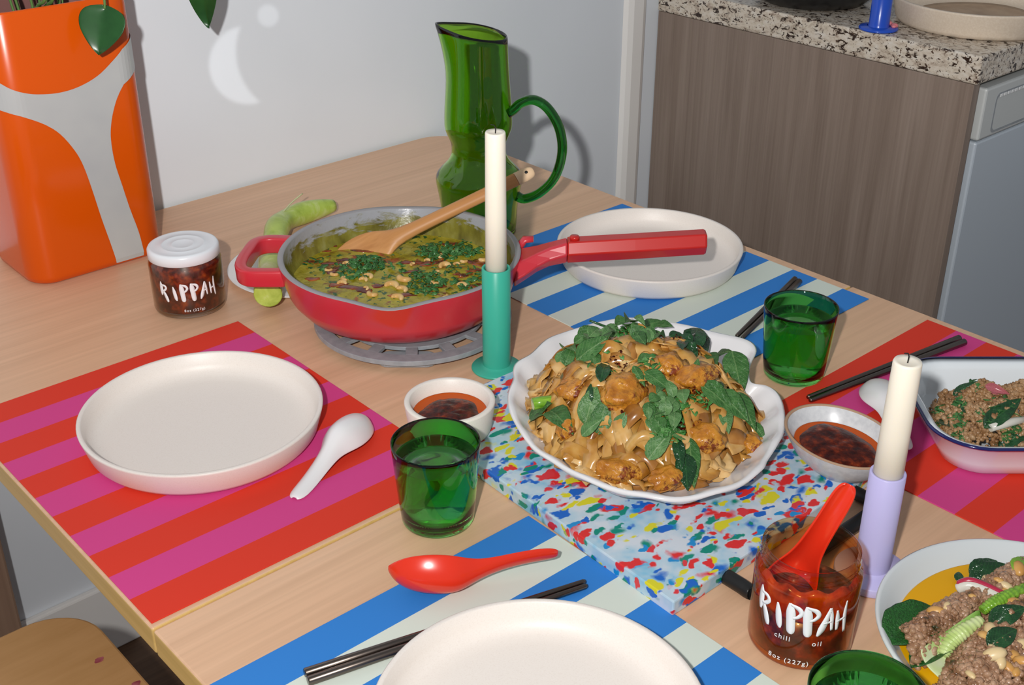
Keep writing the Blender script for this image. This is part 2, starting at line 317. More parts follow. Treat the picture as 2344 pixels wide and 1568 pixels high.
MT['gourd'] = nmat('pale_green_skin', [(.3, (.33, .45, .05)), (.52, (.46, .60, .10)), (.72, (.66, .72, .36))], 34, .3, 4, dist=.8, bmp=.4, bdist=.003, coat=.3)
MT['gourdcut'] = mat('pale_green_flesh', (.60, .62, .34), .5)

# ------------------------------------------------------------------ mesh helpers
def mk(name, verts, faces, m=None, parent=None, loc=None, smooth=True, sub=0, bev=0, seg=2, solid=0, off=-1):
    me = bpy.data.meshes.new(name); me.from_pydata([tuple(v) for v in verts], [], faces); me.validate()
    if m: me.materials.append(m)
    bm = bmesh.new(); bm.from_mesh(me)
    if not solid: bmesh.ops.recalc_face_normals(bm, faces=bm.faces)
    bm.to_mesh(me); bm.free()
    if smooth: me.polygons.foreach_set('use_smooth', [len(p.vertices) <= 6 for p in me.polygons])
    o = bpy.data.objects.new(name, me); COL.objects.link(o)
    if parent: o.parent = parent
    if loc is not None: o.location = loc
    if solid: x = o.modifiers.new('solid', 'SOLIDIFY'); x.thickness = solid; x.offset = off
    if bev: x = o.modifiers.new('bevel', 'BEVEL'); x.width = bev; x.segments = seg; x.limit_method = 'ANGLE'; x.harden_normals = False
    if sub: x = o.modifiers.new('sub', 'SUBSURF'); x.levels = sub; x.render_levels = sub
    return o
class MB:
    def __init__(s): s.v = []; s.f = []
    def add(s, v, f, mt=None):
        n = len(s.v); s.v += [(mt @ Vector(p)) if mt else Vector(p) for p in v]; s.f += [tuple(i+n for i in q) for q in f]; return s
def lathe(prof, n=64, closed=False):
    v, f = [], []; idx = []
    for r, z in prof:
        if r < 1e-6: idx.append([len(v)]*n); v.append((0, 0, z))
        else:
            idx.append(list(range(len(v), len(v)+n))); v += [(r*math.cos(2*math.pi*k/n), r*math.sin(2*math.pi*k/n), z) for k in range(n)]
    m = len(prof)
    for i in range(m if closed else m-1):
        a, b = idx[i], idx[(i+1) % m]
        for k in range(n):
            q = [a[k], a[(k+1) % n], b[(k+1) % n], b[k]]; q2 = []
            for x in q:
                if x not in q2: q2.append(x)
            if len(q2) > 2: f.append(tuple(q2))
    return v, f
def box(x0, x1, y0, y1, z0, z1):
    v = [(x, y, z) for z in (z0, z1) for y in (y0, y1) for x in (x0, x1)]
    return v, [(0, 2, 3, 1), (4, 5, 7, 6), (0, 1, 5, 4), (2, 6, 7, 3), (0, 4, 6, 2), (1, 3, 7, 5)]
def tube(pts, rad, n=12, cap=True, flat=1.0, upv=(0, 0, 1)):
    pts = [Vector(p) for p in pts]; v, f = [], []
    if not isinstance(rad, (list, tuple)): rad = [rad]*len(pts)
    side = None
    for i, p in enumerate(pts):
        t = (pts[min(i+1, len(pts)-1)] - pts[max(i-1, 0)]).normalized()
        if side is None:
            side = t.cross(Vector(upv))
            if side.length < 1e-4: side = t.cross(Vector((1, 0, 0)))
        side = (side - t*side.dot(t)).normalized(); w_ = side.cross(t)
        for k in range(n):
            a = 2*math.pi*k/n; v.append(p + (side*math.cos(a) + w_*math.sin(a)*flat)*rad[i])
    for i in range(len(pts)-1):
        for k in range(n): f.append((i*n+k, i*n+(k+1) % n, (i+1)*n+(k+1) % n, (i+1)*n+k))
    if cap:
        f.append(tuple(range(n-1, -1, -1))); b = (len(pts)-1)*n; f.append(tuple(range(b, b+n)))
    return v, f
def catmull(pts, k=6, closed=False):
    pts = [Vector(p) for p in pts]; out = []; n = len(pts)
    for i in range(n if closed else n-1):
        g = lambda j: pts[j % n] if closed else pts[max(0, min(n-1, j))]
        p0, p1, p2, p3 = g(i-1), g(i), g(i+1), g(i+2)
        for s in range(k):
            t = s/k; out.append(.5*((2*p1) + (p2-p0)*t + (2*p0-5*p1+4*p2-p3)*t*t + (3*p1-p0-3*p2+p3)*t**3))
    if not closed: out.append(pts[-1])
    return out
def prism(poly, z0, z1):
    n = len(poly); v = [(x, y, z0) for x, y in poly] + [(x, y, z1) for x, y in poly]
    return v, [tuple(range(n-1, -1, -1)), tuple(range(n, 2*n))] + [(i, (i+1) % n, n+(i+1) % n, n+i) for i in range(n)]
def rrect(hx, hy, r, k=8):
    out = []
    for cx_, cy_, a0 in ((hx-r, hy-r, 0), (-hx+r, hy-r, 90), (-hx+r, -hy+r, 180), (hx-r, -hy+r, 270)):
        for j in range(k+1): a = R(a0 + 90*j/k); out.append((cx_+r*math.cos(a), cy_+r*math.sin(a)))
    return out
def ico(sub=2):
    bm = bmesh.new(); bmesh.ops.create_icosphere(bm, subdivisions=sub, radius=1)
    v = [x.co.copy() for x in bm.verts]; f = [tuple(q.index for q in p.verts) for p in bm.faces]; bm.free(); return v, f
ICO1, ICO2, ICO3 = ico(1), ico(2), ico(4)
def tag(o, label, cat, group=None, kind=None):
    o['label'] = label; o['category'] = cat
    if group: o['group'] = group
    if kind: o['kind'] = kind
    return o
def thing(name, label, cat, loc=(0, 0, 0), rotz=0, group=None):
    o = bpy.data.objects.new(name, None); COL.objects.link(o); o.location = loc; o.rotation_euler = (0, 0, rotz); o.empty_display_size = .02
    return tag(o, label, cat, group)
def struct(name, v, f, m, label, cat, **kw):
    return tag(mk(name, v, f, m, smooth=False, **kw), label, cat, kind='structure')
def frame(x, z, p):               # matrix: local X along x, local Z near z, at p
    x = Vector(x).normalized(); z = Vector(z); z = (z - x*z.dot(x)).normalized(); y = z.cross(x)
    m = Matrix((x, y, z)).transposed().to_4x4(); m.translation = Vector(p); return m
def dup(o, parent=None):
    c = o.copy(); COL.objects.link(c)
    if parent: c.parent = parent
    for ch in list(o.children): dup(ch, c)
    return c
CAMDIR = lambda p: math.atan2(-p[1], -p[0])   # heading from p to the camera foot

# ------------------------------------------------------------------ the room
WY = 1.667
struct('floor', *box(-1.2, 4.2, -1.6, WY, -.02, 0), MT['floor'], 'brown wooden floor under the table', 'floor')
struct('wall_back', *box(-1.2, 4.2, WY, WY+.1, 0, 2.5), MT['wall'], 'plain white wall behind the table', 'wall')
struct('baseboard_back', *box(-1.2, 1.879, WY-.014, WY-.0002, 0, .135), MT['trim'], 'white baseboard along the foot of the back wall', 'baseboard', bev=.004)
pv = [(1.778, WY-.0003), (1.784, WY-.009), (1.795, WY-.014), (1.822, WY-.014), (1.834, WY-.009), (1.838, WY-.0003)]
v, f = prism(pv, .136, 2.5)
struct('trim_1', v, f, MT['trim'], 'rounded white vertical trim strip beside the wood cabinet', 'trim')

# counter block: cabinet, granite top, appliance
CX, CY, CZ = 1.88, .966, .888
cb = thing('base_cabinet', 'grey-brown woodgrain cabinet side under the granite counter', 'cabinet', (CX, CY, 0))
mk('body', *box(0, .02, .0, WY-CY-.002, 0, CZ-.0005), MT['cabinet'], cb, smooth=False, bev=.001)
mk('carcass', *box(.0205, .6, .62, WY-CY-.002, 0, CZ-.0005), MT['cabinet'], cb, smooth=False)
tag(mk('granite_worktop', *box(CX-.002, 2.9, CY-.006, WY-.0005, CZ, CZ+.048), MT['granite'], smooth=False, bev=.004, seg=3), 'speckled brown and cream granite worktop on the cabinet', 'worktop')
ap = thing('dishwasher', 'blue-grey dishwasher front under the granite counter end', 'dishwasher', (CX+.028, CY, 0))
mk('body', *box(0, .6, .022, .60, 0.02, CZ-.012), MT['black'], ap, smooth=False)
mk('door_panel', *box(.004, .598, -.006, .02, .10, .782), MT['appl'], ap, smooth=False, bev=.004)
cp = mk('control_panel', *box(.004, .598, -.008, .02, .785, CZ-.012), MT['appl2'], ap, smooth=False, bev=.004)
gr = rrect(.25, .035, .012); gv, gf = [], []
n = len(gr)
for s in (1, .0):
    gv += [(x*(1 if s else (.25-.004)/.25)+.29, -.0085, z*(1 if s else (.035-.004)/.035)+.826) for x, z in gr]
gf = [(i, (i+1) % n, n+(i+1) % n, n+i) for i in range(n)]
mk('handle_recess', gv, gf, MT['trivet'], cp, smooth=False, solid=.0008)
for k in range(8):
    a = .052 + k*.0125
    mk('vent_dot', *box(a, a+.009, -.0098, -.0082, .853, .8585), MT['dots'], cp, smooth=False, bev=.001)

# ------------------------------------------------------------------ the table
TX0, TX1, TY1, SEAM, TY0 = .302, 1.318, 1.659, .797, -.12
tb = thing('dining_table', 'beech dining table with a yellow edge and a seam across the top', 'table', (.8, .8, 0))
rc = .06; poly = [(TX0, SEAM+.0008), (TX1, SEAM+.0008)]
for j in range(9): a = R(90*j/8); poly.append((TX1-rc+rc*math.cos(a), TY1-rc+rc*math.sin(a)))
for j in range(9): a = R(90+90*j/8); poly.append((TX0+rc+rc*math.cos(a), TY1-rc+rc*math.sin(a)))
def slab(name, poly):
    poly = [(x-.8, y-.8) for x, y in poly]
    v, f = prism(poly, T-.028, T); o = mk(name, v, f, MT['beech'], tb, smooth=False, bev=.0022, seg=3)
    o.data.materials.append(MT['beech_edge'])
    for p in o.data.polygons:
        if abs(p.normal.z) < .5: p.material_index = 1
    return o
slab('tabletop', poly)
slab('table_leaf', [(TX0, TY0), (TX1, TY0), (TX1, SEAM-.0008), (TX0, SEAM-.0008)])
for x in (TX0+.035, TX1-.1):
    for y in (TY0+.06, TY1-.085):
        mk('leg', *box(x-.8, x+.062-.8, y-.8, y+.062-.8, 0, T-.0285), MT['legwood'], tb, smooth=False, bev=.004)
mk('apron', *box(TX0+.06-.8, TX1-.06-.8, TY1-.07-.8, TY1-.05-.8, T-.1, T-.0285), MT['legwood'], tb, smooth=False)

# plywood chair tucked at the left side
ch = thing('plywood_chair', 'tan plywood chair with a rounded seat tucked under the table side', 'chair', (.17, 1.03, 0))
sp_ = rrect(.215, .215, .07)
v, f = prism(sp_, .448, .462); mk('seat', v, f, MT['ply'], ch, smooth=False, bev=.003)
for sx in (-1, 1):
    for sy in (-1, 1):
        mk('leg', *tube([(sx*.19, sy*.18, 0), (sx*.15, sy*.15, .447)], [.011, .016]), MT['ply'], ch)
bp = [(-.20+.012*math.cos(a*2), .2*s, 0) for a, s in ((0, 0),)]
bv, bf = [], []
for i in range(9):
    for j in range(5):
        y = -.2+.4*i/8; z = .68+.2*j/4; bv.append((-.245+.05*(y/.2)**2 - (z-.68)*.15, y, z))
for i in range(8):
    for j in range(4): a = i*5+j; bf.append((a, a+1, a+6, a+5))
mk('backrest', bv, bf, MT['ply'], ch, solid=.012, bev=.002)
for s in (-1, 1): mk('back_post', *tube([(-.19, s*.15, .449), (-.235, s*.16, .7)], .011), MT['ply'], ch)
for u, v in ((227, 1511), (311, 1566)):
    c = at(u, v, .4621-T); q = [(c.x-.17 + math.cos(2*math.pi*k/12)*.0058*(1+.25*math.sin(k*2.1)), c.y-1.03 + math.sin(2*math.pi*k/12)*.0042) for k in range(12)]
    v_, f_ = prism(q, .4621, .4626); mk('sauce_stain', v_, f_, MT['shallot'], ch, smooth=False)

# ------------------------------------------------------------------ placemats
def placemat(x, y, rz, key, label):
    o = mk('placemat', *box(-.173, .173, -.2225, .2225, 0, .0012), MT[key], None, (x, y, T+.0002), smooth=False, bev=.0004)
    o.rotation_euler.z = rz
    return tag(o, label, 'placemat', 'striped placemats')
placemat(.478, 1.0265, 0, 'redmat', 'red and pink striped placemat under the plate with the white spoon')
placemat(.474, .4825, R(-.4), 'bluemat', 'blue and cream striped placemat in front under the red spoon')
placemat(1.127, .981, R(0), 'bluemat', 'blue and cream striped placemat at the far side under the plate by the pan handle')
placemat(1.131, .4525, 0, 'redmat', 'red and pink striped placemat under the enamel dish')

# ------------------------------------------------------------------ plates
PLATE = [(0, 0), (.112, 0), (.117, .0015), (.1205, .006), (.127, .0285), (.1272, .0302), (.1262, .031), (.1232, .031), (.1222, .0302), (.1195, .018), (.1155, .0105), (.108, .0068), (.098, .006), (0, .0058)]
ml = None
def plate(x, y, label, z=.0016, s=1.0, m='stone'):
    global ml
    if ml is None:
        o = mk('dinner_plate', *lathe(PLATE, 96), MT[m], None, smooth=True); ml = o
    else:
        o = ml.copy(); COL.objects.link(o)
    o.location = (x, y, T+z); o.scale = (s, s, s)
    return tag(o, label, 'plate', 'cream dinner plates')
plate(.4896, 1.043, 'empty cream dinner plate on the red placemat by the white spoon')
plate(1.1673, 1.0259, 'empty cream dinner plate under the long red pan handle')
plate(.4625, .488, 'empty cream dinner plate at the front edge of the photo by the red spoon')

# ------------------------------------------------------------------ soup spoons
SEC = [(0, 1.5, 20.5, 21.5), (3, 7, 15, 21), (8, 12.5, 9, 21), (18, 19, 3, 21.5), (33, 22.5, 0, 22), (50, 22.5, 0, 22.5), (62, 18.5, 2, 23.5), (72, 13.5, 9, 25), (83, 10.8, 17, 27), (100, 9.6, 26, 32), (120, 9.2, 33, 38), (138, 9, 37.5, 41.5), (147, 7, 39.5, 42.5), (150, 3, 41, 43)]
def spoon_mesh():
    v, f = [], []; K = 9
    for x, w_, z0, z1 in SEC:
        for j in range(K):
            t = -1 + 2*j/(K-1); v.append((x/1000, w_*math.sin(t*math.pi/2)/1000, (z0 + (z1-z0)*abs(math.sin(t*math.pi/2))**2.6)/1000))
    for i in range(len(SEC)-1):
        for j in range(K-1): a = i*K+j; f.append((a, a+1, a+K+1, a+K))
    return v, f
SPV, SPF = spoon_mesh()
def soup_spoon(mtx, key, label, group=None, rest=T+.0015):
    o = mk('soup_spoon', SPV, SPF, MT[key], None, solid=.0021, off=0, sub=2); o.matrix_world = mtx
    if rest is not None:                              # let it touch what it lies on
        bpy.context.view_layer.update(); ev = o.evaluated_get(bpy.context.evaluated_depsgraph_get())
        zm = min((o.matrix_world @ q.co).z for q in ev.data.vertices); mtx = mtx.copy(); mtx.translation.z += rest + .0002 - zm; o.matrix_world = mtx
    return tag(o, label, 'spoon', group)
# red spoon on the front blue mat: tip at left, handle to the right
Pt, Pe = at(888, 1310, .0215), at(1272, 1287, .012); d = Pe-Pt; d.z = 0
ang = math.atan2(d.y, d.x) - math.atan2(.0198, .15); X_ = Vector((math.cos(ang), math.sin(ang), 0)); Y_ = Vector((-X_.y, X_.x, 0))
o_ = Pt - Y_*.0197
soup_spoon(frame(X_, (0, 0, 1), (o_.x, o_.y, T+.0158)) @ Matrix.Rotation(R(4.5), 4, 'Y') @ Matrix.Rotation(R(-70), 4, 'X'), 'redplastic', 'red plastic soup spoon lying on the front blue striped placemat')
# white spoon, bowl upside down, handle towards the camera-left
a, b = Vector((.632, .945, 0)), Vector((.487, .872, 0)); d = (b-a).normalized()
mt = Matrix.Translation((a.x, a.y, T+.0018)) @ frame(d, (0, 0, 1), (0, 0, 0)) @ Matrix.Translation((0, 0, .0232)) @ Matrix.Rotation(R(-8.0), 4, 'Y') @ Matrix.Scale(-1, 4, (0, 0, 1)) @ Matrix.Scale(-1, 4, (0, 1, 0))
soup_spoon(mt, 'white', 'white ceramic soup spoon lying face down on the red placemat beside the cream plate')
a = at(1942, 905, .012); d = Vector((-.60, -.80, 0)); d0 = Vector((.12, -1.0, 0)).normalized()
d0 = (at(2073, 1030) - at(2005, 862)); d0.z = 0; d0.normalize()
a = at(2003, 864, .008)
mt = Matrix.Translation((a.x, a.y, T+.0018)) @ frame(d0, (0, 0, 1), (0, 0, 0)) @ Matrix.Diagonal((1, 1.12, .7, 1)) @ Matrix.Translation((0, 0, .0232)) @ Matrix.Rotation(R(-8.0), 4, 'Y') @ Matrix.Scale(-1, 4, (0, 0, 1)) @ Matrix.Scale(-1, 4, (0, 1, 0))
soup_spoon(mt, 'white', 'white ceramic soup spoon lying face down behind the lilac candle holder')

# ------------------------------------------------------------------ chopsticks
def chopstick(p, q, r0, r1, label, group, z=.0016):
    p, q = Vector(p), Vector(q); n = (q-p).length
    v, f = tube([(0, 0, 0), (.001, 0, 0), (n*.3, 0, 0), (n-.002, 0, 0), (n, 0, 0)], [r0*.8, r0, r0*.93, r1, r1*.7], 4 if False else 10)
    o = mk('chopstick', v, f, MT['steel'], None)
    d = q-p; zc0, zc1 = T+z+r0, T+z+r1
    o.matrix_world = frame((d.x, d.y, zc1-zc0), (0, 0, 1), (p.x, p.y, zc0))
    return tag(o, label, 'chopstick', group)
g = 'metal chopsticks in pairs'
chopstick(at(697, 1545, .004), at(1340, 1333, .003), .0042, .0026, 'dark steel chopstick on the front blue placemat, the one further from the cream plate', g)
chopstick(at(704.5, 1563, .004), at(1344, 1343, .003), .0042, .0026, 'dark steel chopstick on the front blue placemat, the one nearer the cream plate', g)
chopstick(at(1820, 641, .004), at(1686, 772, .003), .0042, .0028, 'dark steel chopstick behind the far green tumbler, left one of the pair', g)
chopstick(at(1830, 646, .004), at(1698, 777, .003), .0042, .0028, 'dark steel chopstick behind the far green tumbler, right one of the pair', g)
chopstick(at(2196, 777, .004), at(1848, 912, .003), .0044, .0028, 'dark steel chopstick on the enamel dish placemat, the further one of the pair', g)
chopstick(at(2208, 785.5, .004), at(1853, 919.5, .003), .0044, .0028, 'dark steel chopstick on the enamel dish placemat, the nearer one of the pair', g)

# ------------------------------------------------------------------ terrazzo board, black bracket
brd = mk('serving_board', *prism([(.644, .515), (.9455, .515), (.957, .905), (.659, .905)], T+.0004, T+.0165), MT['terrazzo'], None, smooth=False, bev=.0015, seg=2)
tag(brd, 'multicoloured recycled plastic terrazzo board under the shell dish', 'board')
BZ = T+.0168
bk = thing('trivet_bracket', 'black metal bracket sticking out from the terrazzo board beside the lilac candle holder', 'trivet', (.81, .485, T))
bv = MB()
bv.add(*tube([(-.097, .029, .0078), (-.097, -.002, .0078), (.098, -.002, .0078), (.098, .029, .0078)], .0072, 10))
mk('frame', *tube(catmull([(-.097, .0285, .0078), (-.097, .012, .0078), (-.097, .0, .0078), (-.088, -.003, .0078), (0, -.003, .0078), (.09, -.003, .0078), (.098, .0, .0078), (.098, .012, .0078), (.098, .0285, .0078)], 5), .0072, 10), MT['black'], bk)

# ------------------------------------------------------------------ lidded and open chilli jars
def brush(strokes):
    return strokes
LET = {  # brush strokes: lists of (x, y, width), in a 0..1 high box
 'R': [[(.06, 1.02, .03), (.08, .8, .15), (.08, .5, .16), (.08, .28, .06)], [(.08, .84, .06), (.30, .82, .10), (.38, .70, .10), (.26, .56, .09), (.12, .52, .06)], [(.18, .54, .08), (.29, .32, .14), (.39, .06, .14), (.43, -.06, .06)]],
 'I': [[(.05, .82, .04), (.10, .55, .14), (.16, .2, .14), (.20, .05, .04)]],
 'P': [[(.10, .96, .06), (.14, .72, .20), (.17, .4, .20), (.20, .08, .18), (.21, -.02, .06)], [(.13, .92, .06), (.36, .84, .11), (.44, .70, .10), (.34, .56, .08), (.22, .50, .05)]],
 'A': [[(.30, .92, .06), (.22, .62, .12), (.10, .25, .16), (.0, .02, .05)], [(.30, .92, .05), (.36, .6, .09), (.40, .18, .06)], [(.14, .42, .06), (.38, .48, .05)]],
 'H': [[(.06, .80, .04), (.10, .5, .11), (.11, .15, .06)], [(.36, 1.02, .03), (.34, .6, .10), (.40, .0, .07)], [(.08, .42, .06), (.36, .50, .06)]]}
def lettering(parent, rad, z0, hgt, spread, head, small):
    mb = MB()
    def put(x, z): a = head + x/rad; return (rad*math.cos(a), rad*math.sin(a), z)
    x = -spread/2; adv = spread/3.36
    for c, w_ in zip('RIPPAH', (.76, .38, .57, .57, .55, .50)):
        for st in LET[c]:
            p = catmull([(a*hgt*.92, b*hgt, w2) for a, b, w2 in st], 5)
            vv = []
            for i, q in enumerate(p):
                t = (p[min(i+1, len(p)-1)]-p[max(i-1, 0)]); tx, tz = t.x, t.y; l = math.hypot(tx, tz) or 1
                nx, nz = -tz/l, tx/l; hw = q.z*hgt*.58
                for s in (-1, 0, 1): vv.append(put(x+q.x+nx*hw*s, z0+q.y+nz*hw*s))
            ff = []
            for i in range(len(p)-1): ff += [(3*i, 3*i+1, 3*i+4, 3*i+3), (3*i+1, 3*i+2, 3*i+5, 3*i+4)]
            mb.add(vv, ff)
        x += adv*w_
    mk('brand_lettering', mb.v, mb.f, MT['letter'], parent, solid=.00025, off=0)
    for txt, xc, zz, sz in small:
        cu = bpy.data.curves.new('t', 'FONT'); cu.body = txt; cu.size = sz; cu.align_x = 'CENTER'; cu.space_character = 1.25
        to = bpy.data.objects.new('t', cu); COL.objects.link(to); bpy.context.view_layer.update()
        me = bpy.data.meshes.new_from_object(to.evaluated_get(bpy.context.evaluated_depsgraph_get()))
        vv = [put(xc+q.co.x, zz+q.co.y) for q in me.vertices]; ff = [tuple(p.vertices) for p in me.polygons]
        bpy.data.objects.remove(to); bpy.data.curves.remove(cu); bpy.data.meshes.remove(me)
        mk('weight_print' if '8' in txt else 'flavour_print', vv, ff, MT['letter'], parent, smooth=False, solid=.0002, off=0)
def jar(x, y, r, h, lid, label, name, lt):
    o = thing(name, label, 'jar', (x, y, T+.0004))
    neck = r*.90
    out = [(0, 0), (r*.90, 0), (r*.97, .0015), (r, .006), (r, h*.76), (r*.985, h*.80), (neck, h*.845), (neck*.99, h*.86)]
    thread = []
    for k in range(2): z = h*(.875+.045*k); thread += [(neck, z), (neck+.0012, z+h*.012), (neck, z+h*.026)]
    out += thread + [(neck+.0006, h*.975), (neck+.0004, h*.99), (neck-.0008, h), (neck-.0025, h)]
    inn = [(neck-.0026, h*.985), (neck-.0022, h*.86), (r-.0014, h*.785), (r-.0014, .007), (r*.9, .0045), (0, .0045)]
    mk('glass', *lathe(out+inn, 64), MT['clearglass' if lid else 'oilyglass'], o)
    head = CAMDIR((x, y))
    if lid:
        mk('contents', *lathe([(0, .005), (r*.90-.001, .0052), (r-.0017, .0075), (r-.0017, h*.775), (neck-.003, h*.85), (neck-.003, h*.90), (0, h*.90)], 48), MT['jarfill'], o)
        lr = r*.965
        mk('lid', *lathe([(lr-.0012, h*.85), (lr, h*.852), (lr+.0008, h*.86), (lr+.0006, h*.98), (lr-.001, h*1.012), (lr-.003, h*1.022), (lr-.005, h*1.018), (lr*.62, h*1.016), (lr*.60, h*1.022), (lr*.575, h*1.016), (lr*.33, h*1.016), (lr*.31, h*1.020), (lr*.29, h*1.016), (0, h*1.016), (0, h*1.003), (lr-.0012, h*1.003)], 72, True), MT['lid'], o)
    else:
        mk('contents', *lathe([(0, .005), (r*.90-.001, .0052), (r-.0019, .0075), (r-.0019, h*.50), (r*.80, h*.505), (r*.4, h*.497), (0, h*.5)], 48), MT['jarfill'], o)
        # oil film that clings to the inside of the upper glass, front side only
        vv, ff = [], []; K = 40
        for i in range(9):
            z = h*(.502+.31*i/8)
            for k in range(K+1):
                a = head + R(-95 + 190*k/K); rr = (r-.0020) if z < h*.78 else (neck-.0030 + (r-neck)*.35)
                vv.append((rr*math.cos(a), rr*math.sin(a), z + .0022*math.sin(k*.9)*(i/8)))
        for i in range(8):
            for k in range(K): q = i*(K+1)+k; ff.append((q, q+1, q+K+2, q+K+1))
        mk('oil_film', vv, ff, MT['jaroil'], o, solid=.0004)
    lettering(o, r+.00035, head=head, **lt)
    return o
jar(.631, 1.333, .0455, .084, True, 'closed RIPPAH chilli oil jar with a white lid', 'chilli_jar',
    dict(z0=.026, hgt=.025, spread=.076, small=[('8oz (227g)', .004, .0115, .0048)]))
jar(.705, .428, .0432, .0965, False, 'open RIPPAH chilli oil jar with a red spoon standing in it', 'chilli_jar',
    dict(z0=.038, hgt=.031, spread=.079, small=[('chill', -.013, .0295, .0065), ('oil', .015, .0285, .0065), ('8oz (227g)', -.006, .0075, .0062)]))
# red spoon standing in the open jar
top = Vector((.795, .437, 0))
tipz = at(1940, 1100, .145); low = Vector((.683, .437, T+.035))
tipz = CAM + ray(1945, 1100)*1.0
p_end = aty(1942, 1100, .425)
d = p_end - low
d = d.normalized()
o = soup_spoon(frame(d, (-RT*.1 - fwd*1.0), p_end - d*.150) @ Matrix.Rotation(R(0), 4, 'X') @ Matrix.Translation((0, 0, -.03)), 'redplastic', 'red plastic soup spoon standing in the open chilli oil jar', rest=None)

# ------------------------------------------------------------------ candles
def candle_set(x, y, key, hname, hlabel, rt_, rb, th, ctop, rc_, clabel, lean, bury=.03, wick=True, bh=.0085):
    o = thing('candle_holder', hlabel, 'candle holder', (x, y, T+.0004))
    o.matrix_world = Matrix.Translation((x, y, T+.0004))
    mk('base', *lathe([(0, 0), (rb-.0005, 0), (rb, .0008), (rb, bh-.001), (rb-.0008, bh), (rt_+.003, bh+.0005), (rt_, bh+.0035)], 64), MT[key], o)
    mk('tube', *lathe([(rt_, bh+.002), (rt_, th-.0006), (rt_-.0006, th), (rt_-.0022, th), (rt_-.0028, th-.001), (rt_-.0028, th-bury-.002), (0, th-bury-.002)], 48), MT[key], o)
    c = thing('taper_candle', clabel, 'candle', (x, y, T+.0004+th-bury))
    ln = ctop-th+bury
    mk('wax', *lathe([(0, 0), (rc_*1.04, 0), (rc_, ln*.5), (rc_*.94, ln-.002), (rc_*.88, ln), (rc_*.6, ln-.0012), (0, ln-.002)], 40), MT['wax'], c)
    if wick: mk('wick', *tube([(0, 0, ln-.0025), (.0004, 0, ln+.004), (-.0018, 0, ln+.0075), (-.0055, .001, ln+.0085)], .0006, 6), MT['wick'], c)
    return o, c
o, c = candle_set(.817, .944, 'teal', '', 'teal candle holder with a round base beside the red pan', .0163, .0295, .1295, .288, .0118, 'tall cream taper candle in the teal candle holder', 0, bh=.003)
o, c2 = candle_set(.8185, .434, 'lilac', '', 'lilac candle holder beside the open chilli oil jar', .0154, .0325, .112, .221, .0125, 'short cream taper candle in the lilac candle holder', 0)
# blue holder on the worktop
WZ = CZ + .0484
o = thing('candle_holder', 'cobalt blue candle holder on the granite worktop', 'candle holder', (1.908, 1.176, WZ))
mk('base', *lathe([(0, 0), (.033, 0), (.034, .0012), (.034, .003), (.032, .005), (.02, .006)], 56), MT['cobalt'], o)
mk('tube', *lathe([(.019, .0055), (.0175, .010), (.0175, .13), (.0145, .13), (.0145, .02), (0, .02)], 40), MT['cobalt'], o)
mb = MB()
for k in range(9):
    a = R(-60+14*k); rr = .026+.003*math.sin(k*3); s = .0045+.002*math.sin(k*1.7)
    mb.add(ICO2[0], ICO2[1], Matrix.Translation((rr*math.cos(a-R(10)), rr*math.sin(a-R(10)), .0075)) @ Matrix.Diagonal((s, s, s*.7, 1)))
mk('wax_drip', mb.v, mb.f, MT['pinkwax'], o)
o['label'] = 'cobalt blue candle holder with pink wax on the granite worktop'

# ------------------------------------------------------------------ green tumblers
def tumbler(x, y, label, wl=.070, rr=.0421, h=.088):
    o = thing('glass_tumbler', label, 'glass', (x, y, T+.0004), 0, 'green glass tumblers')
    rb = .0350; rd = lambda z: rb + (rr-rb)*z/h
    t = .0016
    prof = [(0, 0), (rb-.004, 0), (rb-.001, .001), (rb, .004)] + [(rd(z*h), z*h) for z in (.25, .5, .75, .97)] + [(rr-.0003, h-.0003), (rr-.0009, h), (rr-t, h-.0005)] + [(rd(z*h)-t, z*h) for z in (.9, .6, .3, .1)] + [(rb-.004, .0062), (0, .0055)]
    mk('glass', *lathe(prof, 72), MT['greenglass'], o)
    wb = [(0, .0058), (rb-.0045, .0066), (rd(.1*h)-t-.0003, .1*h), (rd(wl*.5)-t-.0003, wl*.5), (rd(wl)-t-.0003, wl), (rd(wl)-t-.003, wl-.0006), (0, wl-.0006)]
    mk('water', *lathe(wb, 72), MT['water'], o)
    return o
tumbler(.582, .760, 'green glass tumbler of water in front of the cream sauce ramekin')
tumbler(1.067, .705, 'green glass tumbler of water behind the white shell dish')
tumbler(.608, .308, 'green glass tumbler at the bottom edge of the photo beside the open chilli jar')

# ------------------------------------------------------------------ green glass jug
jx, jy = 1.071, 1.274
ju = thing('glass_jug', 'tall green glass jug with a loop handle against the white wall', 'jug', (jx, jy, T+.0004))
JP = [(.0, 0), (.049, 0), (.053, .003), (.0545, .012), (.0553, .025), (.0565, .042), (.0597, .062), (.0622, .077), (.0612, .086), (.0565, .093), (.046, .104), (.0397, .115), (.0386, .125), (.0397, .135), (.0448, .148), (.0476, .157), (.0481, .165), (.0476, .180), (.0460, .203), (.0436, .236), (.0425, .262), (.0418, .288)]
pr_ = catmull([(r, 0, z) for r, z in JP], 3)
prof = [(p.x, p.z) for p in pr_]
prof = [(max(0, r), z) for r, z in prof]
full = prof + [(prof[-1][0]-.001, .2915), (prof[-1][0]-.0025, .291)] + [(max(r-.0032, 0), max(z, .004)) for r, z in reversed(prof[:-1])]
v, f = lathe(full, 72)
la = math.atan2(.55, -.835)     # lip heading (camera left)
lip = Vector((-RT.x, -RT.y, 0)).normalized()
vv = []
for p in v:
    p = Vector(p); k = max(0, (p.z-.215)/.076)
    a = p.xy.normalized().dot(lip.xy) if p.xy.length > 1e-6 else 0
    w_ = max(0, a)**7
    k = max(0, k)
    p += lip*(w_*k*k*.016); p.z += k*k*(.007*a + .004*w_)
    vv.append(p)
